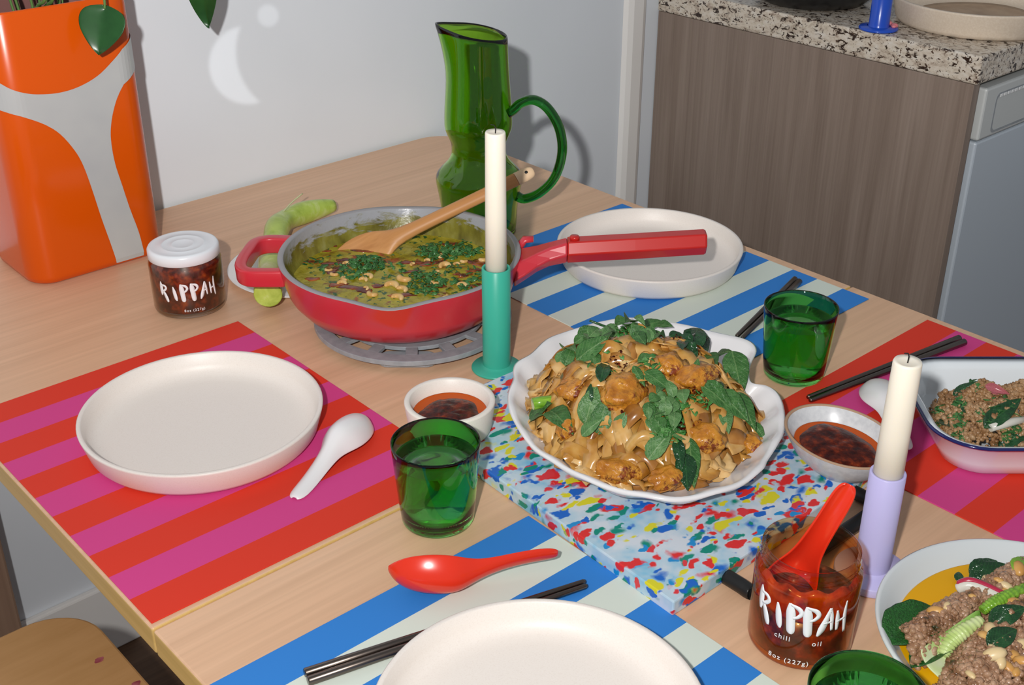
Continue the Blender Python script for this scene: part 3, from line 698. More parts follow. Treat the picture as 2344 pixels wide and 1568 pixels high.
mk('body', vv, f, MT['jugglass'], ju)
hr = Vector((RT.x, RT.y, 0)).normalized(); hr = (hr*.93 - Vector((fwd.x, fwd.y, 0)).normalized()*.25).normalized()
hp = [(.044, .180), (.052, .186), (.062, .196), (.080, .202), (.100, .192), (.117, .165), (.122, .130), (.112, .092), (.090, .066), (.068, .055), (.0560, .059)]
hp = [(x, z) for x, z in hp]
mk('handle', *tube(catmull([hr*x + Vector((0, 0, z)) for x, z in hp], 5), [.0085]*5*10+[.0085], 14, flat=.8), MT['jughandle'], ju)

# ------------------------------------------------------------------ red pan
PXY = Vector((.818, 1.127, T)); PR = .150
tv = thing('iron_trivet', 'grey metal trivet with slots under the red pan', 'trivet', (.812, 1.097, T+.0004))
mb = MB(); NS = 14
def ring(r0, r1, z0, z1, n=96):
    return lathe([(r0, z0), (r1, z0), (r1, z1), (r0, z1)], n, True)
mb.add(*lathe([(0, .010), (.088, .010), (.088, .015), (0, .015)], 72)); mb.add(*ring(.106, .123, .0085, .0148))
for k in range(NS):
    a0 = 2*math.pi*k/NS; vv = []
    for z in (.010, .0147):
        for rr in (.0875, .1065):
            for s in (-1, 1): a = a0 + s*.0045/rr*1.6; vv.append((rr*math.cos(a), rr*math.sin(a), z))
    mb.add(vv, [(0, 1, 3, 2), (4, 6, 7, 5), (0, 4, 5, 1), (2, 3, 7, 6), (0, 2, 6, 4), (1, 5, 7, 3)])
mk('plate', mb.v, mb.f, MT['trivet'], tv, smooth=False, bev=.0006)
cd = math.atan2(-.747, -.665)
for k in range(3):
    a = cd + R(120*k); mk('foot', *prism([(math.cos(a)*.098 + x*math.cos(a)-y*math.sin(a), math.sin(a)*.098 + x*math.sin(a)+y*math.cos(a)) for x, y in rrect(.014, .034, .012, 4)], 0, .0084), MT['trivet'], tv, smooth=False, bev=.002)
pn = thing('saute_pan', 'red pan of green curry with a long red handle on the grey trivet', 'pan', (PXY.x, PXY.y, T+.0158))
hb = .0742   # rim height above the pan base
OUT = [(0, 0), (.100, 0), (.112, .003), (.126, .012), (.1375, .026), (.1405, .032), (.1408, .0335), (.1462, .052), (.149, .066), (PR, hb-.001)]
RIM = [(PR-.0008, hb), (PR-.0066, hb)]
INN = [(PR-.0074, hb-.001), (.1418, .060), (.140, .046), (.134, .032), (.122, .018), (.108, .012), (0, .012)]
spouts = [math.atan2(-.747, -.665)+R(0), math.atan2(.747, .665)]
def spout(v):
    out = []
    for p in v:
        p = Vector(p); r = p.xy.length
        if r > .09 and p.z > .03:
            a = math.atan2(p.y, p.x); k = ((p.z-.03)/(hb-.03))**2
            for s in spouts:
                d = abs((a-s+math.pi) % (2*math.pi)-math.pi); w_ = math.exp(-(d/R(13))**2)
                p.xy += p.xy.normalized()*(.007*w_*k); p.z -= .0045*w_*k
        out.append(p)
    return out
v, f = lathe([OUT[-1]]+RIM+[INN[0]], 128); mk('rim', spout(v), f, MT['lining'], pn)
v, f = lathe(OUT, 128); mk('body', spout(v), f, MT['panred'], pn)
v, f = lathe(INN, 128); mk('lining', spout(v), f, MT['panin'], pn)
CZP = .0365                      # curry level above pan base
def curry_z(x, y): return CZP + .0016*mnoise.noise(Vector((x*40, y*40, 1))) + .0011*mnoise.noise(Vector((x*110, y*110, 4)))
cv, cf = [], []
rings = 26; seg = 96; rcur = .1362
for i in range(rings+1):
    for k in range(seg):
        rr = rcur*i/rings; a = 2*math.pi*k/seg; x, y = rr*math.cos(a), rr*math.sin(a)
        z = curry_z(x, y)
        if i == rings: z = CZP+.0005
        cv.append((x, y, z))
for i in range(rings):
    for k in range(seg): a = i*seg+k; b = i*seg+(k+1) % seg; cf.append((a, b, b+seg, a+seg))
mk('curry', cv, cf, MT['curry'], pn)
Rh = Vector((RT.x, RT.y, 0)).normalized(); Fh = Vector((fwd.x, fwd.y, 0)).normalized()
def loc(rr, ff, z): p = Rh*rr + Fh*ff; return Vector((p.x, p.y, z))
# helper handle: a squared loop to the camera's left
hp = [(-.138, .062), (-.165, .064), (-.185, .062), (-.197, .050), (-.199, .022), (-.199, -.004), (-.195, -.026), (-.183, -.038), (-.160, -.038), (-.138, -.036)]
pts = catmull([(a, b, 0) for a, b in hp], 4); hv, hf = [], []
rot = R(-4)
for i, p in enumerate(pts):
    t = (pts[min(i+1, len(pts)-1)]-pts[max(i-1, 0)]); t.normalize(); nn = Vector((-t.y, t.x, 0))
    for s, zz in ((-.0065, .038), (.0065, .038), (.0075, .060), (-.0075, .060)):
        q = p + nn*s; q = Vector((q.x*math.cos(rot)-q.y*math.sin(rot), q.x*math.sin(rot)+q.y*math.cos(rot), 0)); hv.append(loc(q.x, q.y, zz))
n4 = len(pts)
for i in range(n4-1):
    for k in range(4): hf.append((i*4+k, i*4+(k+1) % 4, i*4+4+(k+1) % 4, i*4+4+k))
hf += [(3, 2, 1, 0), tuple((n4-1)*4+k for k in range(4))]
mk('helper_handle', hv, hf, MT['panred'], pn, bev=.0028, seg=3)
# main handle: bracket that widens to the pan, hexagonal grip, button
def hexsec(rr, hw, hh, z, ff=0):
    return [loc(rr, ff+a*hw, z+b*hh) for a, b in ((-1, 0), (-.55, -1), (.55, -1), (1, 0), (.55, 1), (-.55, 1))]
def loft(secs):
    n = len(secs[0]); vv = [p for s in secs for p in s]; ff = []
    for i in range(len(secs)-1):
        for k in range(n): ff.append((i*n+k, i*n+(k+1) % n, (i+1)*n+(k+1) % n, (i+1)*n+k))
    ff += [tuple(range(n-1, -1, -1)), tuple(range((len(secs)-1)*n, len(secs)*n))]; return vv, ff
br = [hexsec(.1415, .040, .016, .050), hexsec(.155, .034, .014, .056), hexsec(.170, .024, .0125, .063), hexsec(.185, .0185, .0125, .069), hexsec(.207, .0165, .0135, .0745)]
mk('handle_bracket', *loft(br), MT['panred'], pn, smooth=False, bev=.0025, seg=3)
gp = [hexsec(.2072, .0165, .0140, .0748), hexsec(.29, .0165, .0140, .079, .002), hexsec(.376, .0163, .0138, .0835, .005), hexsec(.379, .0148, .0125, .0836, .005)]
gh = mk('grip', *loft(gp), MT['hred'], pn, smooth=False, bev=.0015, seg=2)
mk('button', *lathe([(0, 0), (.0062, 0), (.0062, .004), (.0052, .0052), (0, .0055)], 24), MT['hred'], gh, loc(.216, .0, .0885))
mk('pot_tab', *tube([loc(.146, .032, .062), loc(.155, .033, .0745), loc(.166, .032, .0755)], [.009, .0075, .006], 8, flat=.6), MT['panred'], pn)

def curry_h(x, y): return T + .0158 + curry_z(x-PXY.x, y-PXY.y)
# wooden spoon
ws = thing('wooden_spoon', 'worn wooden spoon leaning in the red pan of curry', 'spoon')
P0 = Vector((.790, 1.240, T+.0158+CZP-.017)); P1 = at(1222, 391, .138)
dl = (P1-P0); LEN = dl.length
ws.matrix_world = frame(dl, (-.1, -.55, .8), P0)
secs = [(0, .006, .003, .002), (.010, .020, .005, -.003), (.03, .028, .006, -.006), (.05, .029, .0065, -.006), (.068, .025, .007, -.003), (.083, .016, .0075, 0), (.098, .0105, .0078, 0), (.14, .0088, .0070, 0), (.22, .0090, .0070, 0), (LEN-.03, .0098, .0066, 0), (LEN-.0265, .0098, .0066, 0), (LEN-.0263, .0098, .0066, 0)]
def spsec(x, w_, h_, zc, n=16):
    out = []
    for k in range(n):
        a = 2*math.pi*k/n; y = w_*math.cos(a); z = h_*math.sin(a)
        if zc < 0 and z > 0: z += zc*1.6*(1-(y/w_)**2)
        out.append(Vector((x, y, z+zc*.3)))
    return out
mk('bowl_and_shaft', *loft([spsec(*s) for s in secs]), MT['spoonwood'], ws, sub=1)
es = [(LEN-.0262, .0099, .0067, 0), (LEN-.026, .0099, .0067, 0), (LEN-.020, .0099, .0066, 0), (LEN-.010, .0097, .0064, 0), (LEN-.003, .0080, .0058, 0), (LEN-.0008, .0055, .0045, 0), (LEN, .004, .003, 0)]
en = mk('pale_tip', *loft([spsec(*s) for s in es]), MT['spoonend'], ws, sub=1)
mk('hanging_hole', *lathe([(0, 0), (.0022, 0), (.0022, .0006), (0, .0006)], 16), MT['black'], en, (LEN-.011, 0, .0057))
tag(ws, ws['label'], 'spoon')

# cashews in the curry
def cashew_mesh(sz):
    pts, rad = [], []
    for i in range(9):
        a = R(-100+200*i/8); pts.append((.0066*math.cos(a)-.003, .0070*math.sin(a), 0)); rad.append(.0039*[.35, .8, 1, 1.05, 1, .95, .95, .8, .35][i])
    return tube([Vector(p)*sz for p in pts], [r*sz for r in rad], 10)
cs = None
def cashew(u, v, s, rz, label, h=curry_h, dz=.0015, tilt=0):
    global cs
    if cs is None: o = cs = mk('cashew', *cashew_mesh(1), MT['cashew'], None, sub=1)
    else: o = cs.copy(); COL.objects.link(o)
    p = hit(u, v, h); o.location = p + Vector((0, 0, dz)); o.rotation_euler = (tilt, random.uniform(-.2, .2), rz); o.scale = (s*.92, s*.85, s*.8)
    return tag(o, label, 'cashew', 'cashews in the green curry')
cashew(897, 655, 1.25, .6, 'plump cashew in the red pan, left one of the central three')
cashew(925, 640, 1.35, 3.4, 'large curved cashew in the red pan, topmost of the central three')
cashew(921, 664, 1.05, .2, 'plump cashew in the red pan, right one of the central three')
cashew(1018, 610, 1.1, 1.2, 'pale cashew in the red pan just left of the cream candle')
cl = 'roasted cashew scattered in the green curry of the red pan'
for u, v, s in ((852, 675, 1.0), (910, 683, 1.1), (843, 634, .95), (832, 642, .8), (789, 640, .85), (783, 650, .85), (752, 620, .7), (765, 630, .8), (838, 662, .6), (1009, 588, .75), (978, 598, .6), (944, 607, .6), (1045, 606, .6), (1062, 600, .7), (995, 650, .85), (1058, 655, .95), (1107, 596, .9), (1000, 625, .6), (862, 552, .6), (1020, 680, .6), (792, 605, .7)):
    cashew(u, v, s, random.uniform(0, 6.3), cl)

# chopped herbs and chilli pools: uncountable bits
def flakes(name, spots, h, key, label, cat, size=(.003, .006), lift=.003, cup=.35):
    mb = MB()
    for u, v, n, ru, rv in spots:
        for _ in range(n):
            a = random.uniform(0, 6.283); q = math.sqrt(random.random())
            p = hit(u+ru*q*math.cos(a), v+rv*q*math.sin(a), h)
            if h(p.x, p.y) < T: continue
            s = random.uniform(*size); e = random.uniform(.5, 1)
            mt = Matrix.Translation(p+Vector((0, 0, random.uniform(.0002, lift)))) @ Matrix.Rotation(random.uniform(0, 6.3), 4, 'Z') @ Matrix.Rotation(random.uniform(-.8, .8), 4, 'X') @ Matrix.Rotation(random.uniform(-.6, .6), 4, 'Y')
            mb.add([(-s, 0, 0), (-.3*s, -s*e*.6, s*cup*.5), (.5*s, -s*e*.45, s*cup*.4), (s, 0, 0), (.4*s, s*e*.5, s*cup*.6), (-.4*s, s*e*.6, s*cup*.3)], [(0, 1, 2, 3), (0, 3, 4, 5)], mt)
    return tag(mk(name, mb.v, mb.f, MT[key], None, solid=.0004), label, cat, kind='stuff')
flakes('chopped_herbs', [(840, 605, 160, 40, 17), (1020, 577, 170, 70, 18), (975, 650, 130, 45, 28), (1060, 640, 60, 60, 30), (810, 622, 60, 40, 20), (885, 537, 40, 40, 12), (930, 615, 30, 80, 30), (1090, 565, 40, 40, 20), (735, 590, 20, 40, 40)], curry_h, 'chopdark', 'chopped green herbs scattered over the green curry', 'herbs', (.0025, .0062), .004)
def pools(name, spots, h, key, label, cat):
    mb = MB()
    for u, v, r, e in spots:
        p = hit(u, v, h); n = 18; ph = random.uniform(0, 6); a0 = math.atan2(Rh.y, Rh.x)+random.uniform(-.4, .4); vv = []
        def pt_(x, y, dz): return Vector((p.x+x, p.y+y, h(p.x+x, p.y+y)+dz))
        vv.append(pt_(0, 0, .0011))
        for ring_, dz in ((.35, .0011), (.7, .0009), (.92, .0006), (1, -.0008)):
            for k in range(n):
                a = 2*math.pi*k/n; q = r*ring_*(1+.3*math.sin(2*a+ph)+.18*math.sin(5*a+ph*2)+.1*math.sin(9*a+ph)); x, y = q*math.cos(a), q*e*math.sin(a)
                vv.append(pt_(x*math.cos(a0)-y*math.sin(a0), x*math.sin(a0)+y*math.cos(a0), dz))
        ff = [(0, 1+k, 1+(k+1) % n) for k in range(n)] + [(1+m_*n+k, 1+(m_+1)*n+k, 1+(m_+1)*n+(k+1) % n, 1+m_*n+(k+1) % n) for m_ in range(3) for k in range(n)]
        mb.add(vv, ff)
    return tag(mk(name, mb.v, mb.f, MT[key], None), label, cat, kind='stuff')
pools('chilli_oil_pools', [(808, 658, .016, .5), (830, 665, .013, .6), (985, 603, .018, .35), (942, 601, .014, .4), (1092, 602, .012, .8), (945, 622, .010, .5), (760, 603, .012, .5), (758, 622, .010, .7), (700, 600, .012, .35), (735, 577, .011, .4), (775, 652, .011, .6), (920, 676, .014, .5), (1090, 655, .010, .7), (1055, 629, .008, .7), (1085, 620, .009, .8), (760, 563, .008, .5), (715, 640, .012, .3), (830, 575, .012, .4), (865, 655, .010, .5), (1010, 655, .009, .6), (1030, 560, .012, .4), (790, 595, .011, .5)], curry_h, 'pool', 'dark red chilli oil pools floating on the green curry', 'chilli oil')

# white plate and pale green stalk behind the pan
mk_pl = mk('side_plate', *lathe([(0, 0), (.072, 0), (.076, .001), (.100, .0075), (.1003, .0085), (.099, .009), (.076, .0035), (0, .003)], 80), MT['plainwhite'], None, (.796, 1.325, T+.0004))
tag(mk_pl, 'small flat white plate half hidden behind the red pan', 'plate')
gd = thing('green_gourd', 'long pale green vegetable stalk curving over the white side plate behind the pan', 'vegetable')
gpts = [(.6935, 1.2425, T+.0275), (.700, 1.252, T+.0275), (.722, 1.288, T+.0262), (.748, 1.325, T+.0232), (.778, 1.365, T+.0212), (.812, 1.413, T+.0260), (.845, 1.445, T+.0225), (.890, 1.462, T+.0185), (.942, 1.462, T+.0160)]
gp_ = catmull(gpts, 6); nr = len(gp_)
grad = [.0165*(1-.18*math.sin(i*.55)*.4)*(1.1 if i < 8 else 1 if i < nr-10 else 1-.5*((i-nr+10)/10)**2) for i in range(nr)]
g0 = gp_[0] + (gp_[0]-gp_[1]).normalized()*.0006; g1 = gp_[0] + (gp_[0]-gp_[1]).normalized()*.0009
mk('stalk', *tube([g1, g0]+gp_, [grad[0]*.90, grad[0]*.97]+grad, 20), MT['gourd'], gd)
mk('root_thread', *tube(catmull([gp_[-14]+Vector((0, 0, .013)), gp_[-10]+Vector((.0, 0, .022)), gp_[-7]+Vector((0, 0, .030))], 4), .0011, 6), MT['gourdcut'], gd)
gd['label'] = 'long pale green vegetable stalk curving over the white side plate behind the pan'

# ------------------------------------------------------------------ cream ramekin and grey bowl of sauce
rm = thing('ramekin', 'cream speckled ramekin of red chilli sauce behind the front green tumbler', 'ramekin', (.676, .856, BZ))
mk('dish', *lathe([(0, 0), (.0405, 0), (.0425, .0015), (.0435, .005), (.0475, .034), (.0473, .0352), (.0462, .036), (.0425, .036), (.0413, .035), (.0395, .022), (.036, .009), (0, .007)], 72), MT['stone'], rm)
mk('chilli_oil', *lathe([(0, .0205), (.028, .0205), (.036, .0206), (.0378, .0208), (.0388, .0213), (.0389, .0200), (0, .019)], 48), MT['oil'], rm)
cv, cf = [], []
for i in range(10):
    for k in range(40):
        a = 2*math.pi*k/40; rr = .0335*i/9*(1+.05*math.sin(3*a)+.04*math.sin(5*a+1)); x, y = rr*math.cos(a)-.003, rr*math.sin(a)-.004
        cv.append((x, y, .0207+(.003*(1-(i/9)**2)**.5 if i < 9 else -.001) + .0012*mnoise.noise(Vector((x*150, y*150, 0)))*(i < 9)))
for i in range(9):
    for k in range(40): a = i*40+k; b = i*40+(k+1) % 40; cf.append((a, b, b+40, a+40))
mk('chilli_paste', cv, cf, MT['chilli'], rm)
bw = thing('sauce_bowl', 'grey oval bowl of dark red chilli sauce on the corner of the terrazzo board', 'bowl', (.915, .541, BZ))
e1 = (at(2003, 1068, .056) - at(1822, 938, .056)); e1.z = 0; e1.normalize()
bw.rotation_euler.z = math.atan2(e1.y, e1.x)
def ell(v, sy=.80): return [(p[0], p[1]*sy, p[2]) for p in v]
k_ = .062
bo = [(0, .0), (.024, 0), (.026, .002), (.036, .008), (.050, .020), (.059, .034), (k_, .0405)]
bi = [(k_-.0034, .0405), (.0565, .036), (.048, .023), (.034, .012), (0, .009)]
v, f = lathe(bo, 72); mk('body', ell(v), f, MT['greyglaze'], bw)
v, f = lathe([(k_, .0403), (k_+.0002, .0412), (k_-.0016, .042), (k_-.0034, .0412), (k_-.0035, .0403)], 72); mk('rim', ell(v), f, MT['rawrim'], bw)
v, f = lathe(bi, 72); mk('inside', ell(v), f, MT['greyglaze'], bw)
v, f = lathe([(0, .0268), (.04, .0268), (.0465, .0268), (.0485, .0269), (.0495, .0272), (.0496, .0256), (0, .025)], 56); mk('chilli_oil', ell(v), f, MT['oil'], bw)
cv = []
for i in range(10):
    for k in range(40):
        a = 2*math.pi*k/40; rr = .0455*i/9*(1+.04*math.sin(3*a)+.03*math.sin(5*a+1)); x, y = rr*math.cos(a)-.001, rr*math.sin(a)*.78-.001
        cv.append((x, y, .0262+(.0042*(1-(i/9)**2)**.5 if i < 9 else -.001) + .0012*mnoise.noise(Vector((x*120, y*120, 3)))*(i < 9)))
mk('chilli_paste', cv, cf, MT['chilli'], bw)

# ------------------------------------------------------------------ shell dish
SH = [(1425, 729), (1487, 732), (1548, 741), (1609, 755), (1670, 769), (1710, 780), (1728, 791), (1733, 806), (1723, 828), (1716, 853), (1719, 873), (1732, 882), (1759, 887), (1781, 902), (1794, 926), (1799, 960), (1796, 994), (1781, 1024), (1759, 1057), (1749, 1078), (1716, 1104), (1670, 1126), (1609, 1143), (1548, 1150), (1508, 1148), (1471, 1141), (1425, 1131), (1364, 1114), (1318, 1092), (1272, 1067), (1233, 1043), (1196, 1005), (1177, 972), (1162, 938), (1161, 902), (1173, 871), (1173, 847), (1182, 831), (1211, 813), (1248, 780), (1291, 761), (1334, 749), (1380, 736)]
rimp = [at(u, v, .0168+.033) for u, v in SH]
SCX, SCY = .828, .722
out2 = catmull([(p.x-SCX, p.y-SCY, 0) for p in rimp], 4, True)
NO = len(out2)
th_ = [math.atan2(p.y, p.x) for p in out2]
rings_ = [(.0, 0, 0), (.60, 0, 0), (.66, .001, 0), (.80, .010, .0008), (.94, .0245, .002), (.985, .0315, .0012), (.995, .0345, .0005), (.975, .0360, .0005), (.945, .0335, .0015), (.86, .0215, .0026), (.76, .0105, .002), (.66, .0065, .0008), (.5, .0058, 0), (0, .0056, 0)]
sv, sf = [], []
for i, (s, z, am) in enumerate(rings_):
    for k in range(NO):
        p = out2[k]; ss = s
        sv.append((p.x*ss, p.y*ss, z + am*math.sin(th_[k]*18)))
for i in range(len(rings_)-1):
    for k in range(NO): a = i*NO+k; b = i*NO+(k+1) % NO; sf.append((a, b, b+NO, a+NO))
so = mk('shell_dish', sv, sf, MT['white'], None, (SCX, SCY, BZ))
bm = bmesh.new(); bm.from_mesh(so.data); bmesh.ops.remove_doubles(bm, verts=bm.verts, dist=1e-6); bmesh.ops.recalc_face_normals(bm, faces=bm.faces); bm.to_mesh(so.data); bm.free()
tag(so, 'white scallop shell serving dish of noodles on the terrazzo board', 'dish')

# noodle mound
NCX, NCY, NA, NB, NZ, NH = .822, .724, .126, .128, BZ+.010, .073
RT_TAB = sorted((th_[k], out2[k].length) for k in range(NO))
def rim_r(a):
    import bisect
    k = bisect.bisect([t for t, _ in RT_TAB], a); (t0, r0), (t1, r1) = RT_TAB[k-1], RT_TAB[k % NO]
    f_ = ((a-t0) % (2*math.pi))/max(1e-6, (t1-t0) % (2*math.pi)); return r0+(r1-r0)*f_
RIM_R = [rim_r(R(d)-math.pi) for d in range(361)]
def noodle_q(x, y):
    dx, dy = x-NCX, y-NCY; r_ = dx*Rh.x+dy*Rh.y; d_ = dx*Fh.x+dy*Fh.y
    sx, sy = x-SCX, y-SCY; rr_ = RIM_R[int(math.degrees(math.atan2(sy, sx)+math.pi)) % 361]*.84
    return max((r_/NA)**2 + (d_/NB)**2, (sx*sx+sy*sy)/(rr_*rr_)), d_
def noodle_h(x, y):
    q, d_ = noodle_q(x, y)
    if q >= 1: return -9
    return NZ + NH*(1-q)**.75*(1+.18*d_/NB) + .019*mnoise.noise(Vector((x*28, y*28, 2)))*(1-q)
mb = MB(); g = 40; vv = []; ff = []
for i in range(g+1):
    for k in range(64):
        a = 2*math.pi*k/64; sm = .985
        while noodle_q(NCX+(Rh*(NA*sm*math.cos(a)) + Fh*(NB*sm*math.sin(a))).x, NCY+(Rh*(NA*sm*math.cos(a)) + Fh*(NB*sm*math.sin(a))).y)[0] > .97: sm -= .01
        s = sm*i/g; p = Rh*(NA*s*math.cos(a)) + Fh*(NB*s*math.sin(a)); x, y = NCX+p.x, NCY+p.y
        vv.append((x, y, max(noodle_h(x, y), BZ+.0135)-.006))
for i in range(g):
    for k in range(64): a = i*64+k; b = i*64+(k+1) % 64; ff.append((a, b, b+64, a+64))
mb.add(vv, ff); midx = [2]*len(ff)
def nh2(x, y):
    z = noodle_h(x, y); return z if z > 0 else NZ-.002
def ribbon(x, y, hd, ln, wd_, curv, lift, tw):
    n = 12; vv = []; px_, py_ = x, y
    for i in range(n+1):
        t = i/n; q, _ = noodle_q(px_, py_)
        z = nh2(px_, py_) + lift*math.sin(math.pi*t) + .001
        d = Vector((math.cos(hd), math.sin(hd), 0)); e = 1e-3
        nx = Vector((-(nh2(px_+e, py_)-nh2(px_-e, py_))/(2*e), -(nh2(px_, py_+e)-nh2(px_, py_-e))/(2*e), 1)).normalized() if q < .93 else Vector((0, 0, 1))
        sd = d.cross(nx).normalized(); a = tw*math.sin(t*3+tw); sd = sd*math.cos(a) + nx*math.sin(a)
        c0 = Vector((px_, py_, z)); up_ = sd.cross(d).normalized()
        vv += [c0 - sd*wd_/2, c0 + up_*.0009, c0 + sd*wd_/2]
        nx_, ny_ = px_ + math.cos(hd)*ln/n, py_ + math.sin(hd)*ln/n
        if noodle_q(nx_, ny_)[0] > 1.0:                # turn back along the edge of the heap
            best = min((hd+R(a_) for a_ in (40, -40, 80, -80, 130, -130, 180)), key=lambda h_: (noodle_q(px_+math.cos(h_)*ln/n, py_+math.sin(h_)*ln/n)[0] > 1.0, abs(h_-hd))); hd = best
            nx_, ny_ = px_ + math.cos(hd)*ln/n, py_ + math.sin(hd)*ln/n
        px_, py_ = nx_, ny_; hd += curv/n
    vv = [Vector((p.x, p.y, max(p.z, BZ+.0105))) for p in vv]
    return vv, [q for i in range(n) for q in ((3*i, 3*i+1, 3*i+4, 3*i+3), (3*i+1, 3*i+2, 3*i+5, 3*i+4))]
for i in range(400):
    a = random.uniform(0, 6.283); s = math.sqrt(random.random())*1.0
    p = Rh*(NA*s*math.cos(a)) + Fh*(NB*s*math.sin(a))
    if noodle_q(NCX+p.x, NCY+p.y)[0] > .98: continue
    v, f = ribbon(NCX+p.x, NCY+p.y, random.uniform(0, 6.283), random.uniform(.022, .055), random.uniform(.010, .019), random.uniform(-2.2, 2.2), random.uniform(.0, .009), random.uniform(-.55, .55))
    mb.add(v, f); midx += [random.choice((0, 0, 1, 1, 2))]*len(f)
np_ = tag(mk('noodle_pile', mb.v, mb.f, MT['noodle'], None, solid=.0011, off=0), 'heap of glossy flat rice noodles in the white shell dish', 'noodles', kind='stuff')
np_.data.materials.append(MT['noodlepale']); np_.data.materials.append(MT['noodledark'])
if len(np_.data.polygons) == len(midx): np_.data.polygons.foreach_set('material_index', midx)

# chicken pieces
def blob(name, p, dims, rz, key, seed, amp=.22, fr=1.6):
    vv = []
    for q in ICO3[0]:
        k = 1 + amp*1.3*mnoise.noise(q*fr + Vector((seed*3.1, seed, 0))) + amp*.5*mnoise.noise(q*4+Vector((seed, 0, 9))) + amp*.22*mnoise.noise(q*10+Vector((seed, 5, 9)))
        vv.append(Vector((q.x*dims[0]*k, q.y*dims[1]*k, q.z*dims[2]*k)))
    o = mk(name, vv, ICO3[1], MT[key], None, p); o.rotation_euler = (random.uniform(-.2, .2), random.uniform(-.2, .2), rz); return o
hd = math.atan2(Rh.y, Rh.x)
CK = [(1425, 905, .026, .021, .017, hd+1.2, 'large charred golden chicken piece at the centre of the noodle dish'),
      (1315, 900, .019, .014, .013, hd, 'golden chicken piece at the left of the noodle dish beside the green stem'),
      (1590, 873, .022, .018, .014, hd+.5, 'golden chicken piece at the right behind the central herbs'),
      (1530, 845, .017, .014, .012, hd, 'chicken piece at the back right of the noodle dish'),
      (1612, 1010, .021, .016, .015, hd-.3, 'golden chicken piece at the front right below the trailing basil'),
      (1415, 1085, .022, .015, .012, hd, 'golden chicken piece at the front edge with a ring-shaped patch'),
      (1525, 1100, .019, .012, .012, hd+.4, 'chicken piece under the single pale basil leaf at the front'),
      (1300, 990, .011, .014, .011, hd, 'small brown chicken piece at the left under the basil leaves'),
      (1715, 1020, .013, .012, .009, hd, 'small brown chicken piece at the right end of the noodles')]
for i, (u, v, a, b, c, rz, lb) in enumerate(CK):
    p = hit(u, v, noodle_h); o = blob('chicken_piece', p + Vector((0, 0, .003)), (a, b, c), rz, 'chicken', i+1)
    tag(o, lb, 'chicken', 'chicken pieces in the noodles')

# leaves
def leaf_mesh(lg, wd_, fold, curl, serr=.0, nz=0):
    v, f = [], []; n = 13
    for i in range(n):
        t = i/(n-1); w_ = wd_*math.sin(math.pi*min(1, t**.75))**.8*(1-.25*t) if 0 < t < 1 else 0.0004
        w_ *= 1 + serr*(1 if i % 2 else -1)
        for j in range(7):
            s = -1+2*j/6; x = t*lg; y = w_*s
            z = abs(s)*w_*fold - curl*(t-.35)**2*lg + nz*mnoise.noise(Vector((t*4, s*2, nz*99)))*lg
            v.append((x, y, z))
    for i in range(n-1):
        for j in range(6): a = i*7+j; f.append((a, a+1, a+8, a+7))
    return v, f
LM = {}
def leaf(p, d, nrm, lg, wd_, key, name, label, cat, group=None, fold=.3, curl=.3, serr=.04, nz=.04):
    k = (round(fold, 1), round(curl, 1), round(wd_/lg, 1), key, round(nz, 2), serr)
    if k not in LM:
        LM[k] = mk(name, *leaf_mesh(1, round(wd_/lg, 1), fold, curl, serr, nz), MT[key], None, solid=.006, off=0, sub=1); o = LM[k]
    else:
        o = LM[k].copy(); COL.objects.link(o)
    o.name = name
    o.matrix_world = frame(d, nrm, p) @ Matrix.Diagonal((lg, lg, lg, 1))
    return tag(o, label, cat, group)
def dish_leaf(u, v, ang, px_len, key, label, wr=.3, h=noodle_h, lift=.004, tilt=(0, 0), group='basil leaves on the noodles', fold=.25, curl=.3, name='basil_leaf', cat='leaf'):
    c = hit(u, v, h); w = (c-CAM).length; lg = px_len*w/F_PX
    a = R(ang); d = Rh*math.cos(a) + Fh*(math.sin(a)/.6); d.normalize()
    e = .012; hz = lambda x, y: max(h(x, y), c.z-.04)
    s = (hz(c.x+d.x*e, c.y+d.y*e)-hz(c.x-d.x*e, c.y-d.y*e))/(2*e); d = Vector((d.x, d.y, max(-.9, min(.9, s))+tilt[0])).normalized()
    n_ = Vector((0, 0, 1)) + (CAM-c).normalized()*.9 + Vector((0, tilt[1], 0))
    return leaf(c - d*lg*.45 + Vector((0, 0, lift)), d, n_, lg, lg*wr, key, name, label, cat, group, fold, curl, random.choice((.04, .07)))
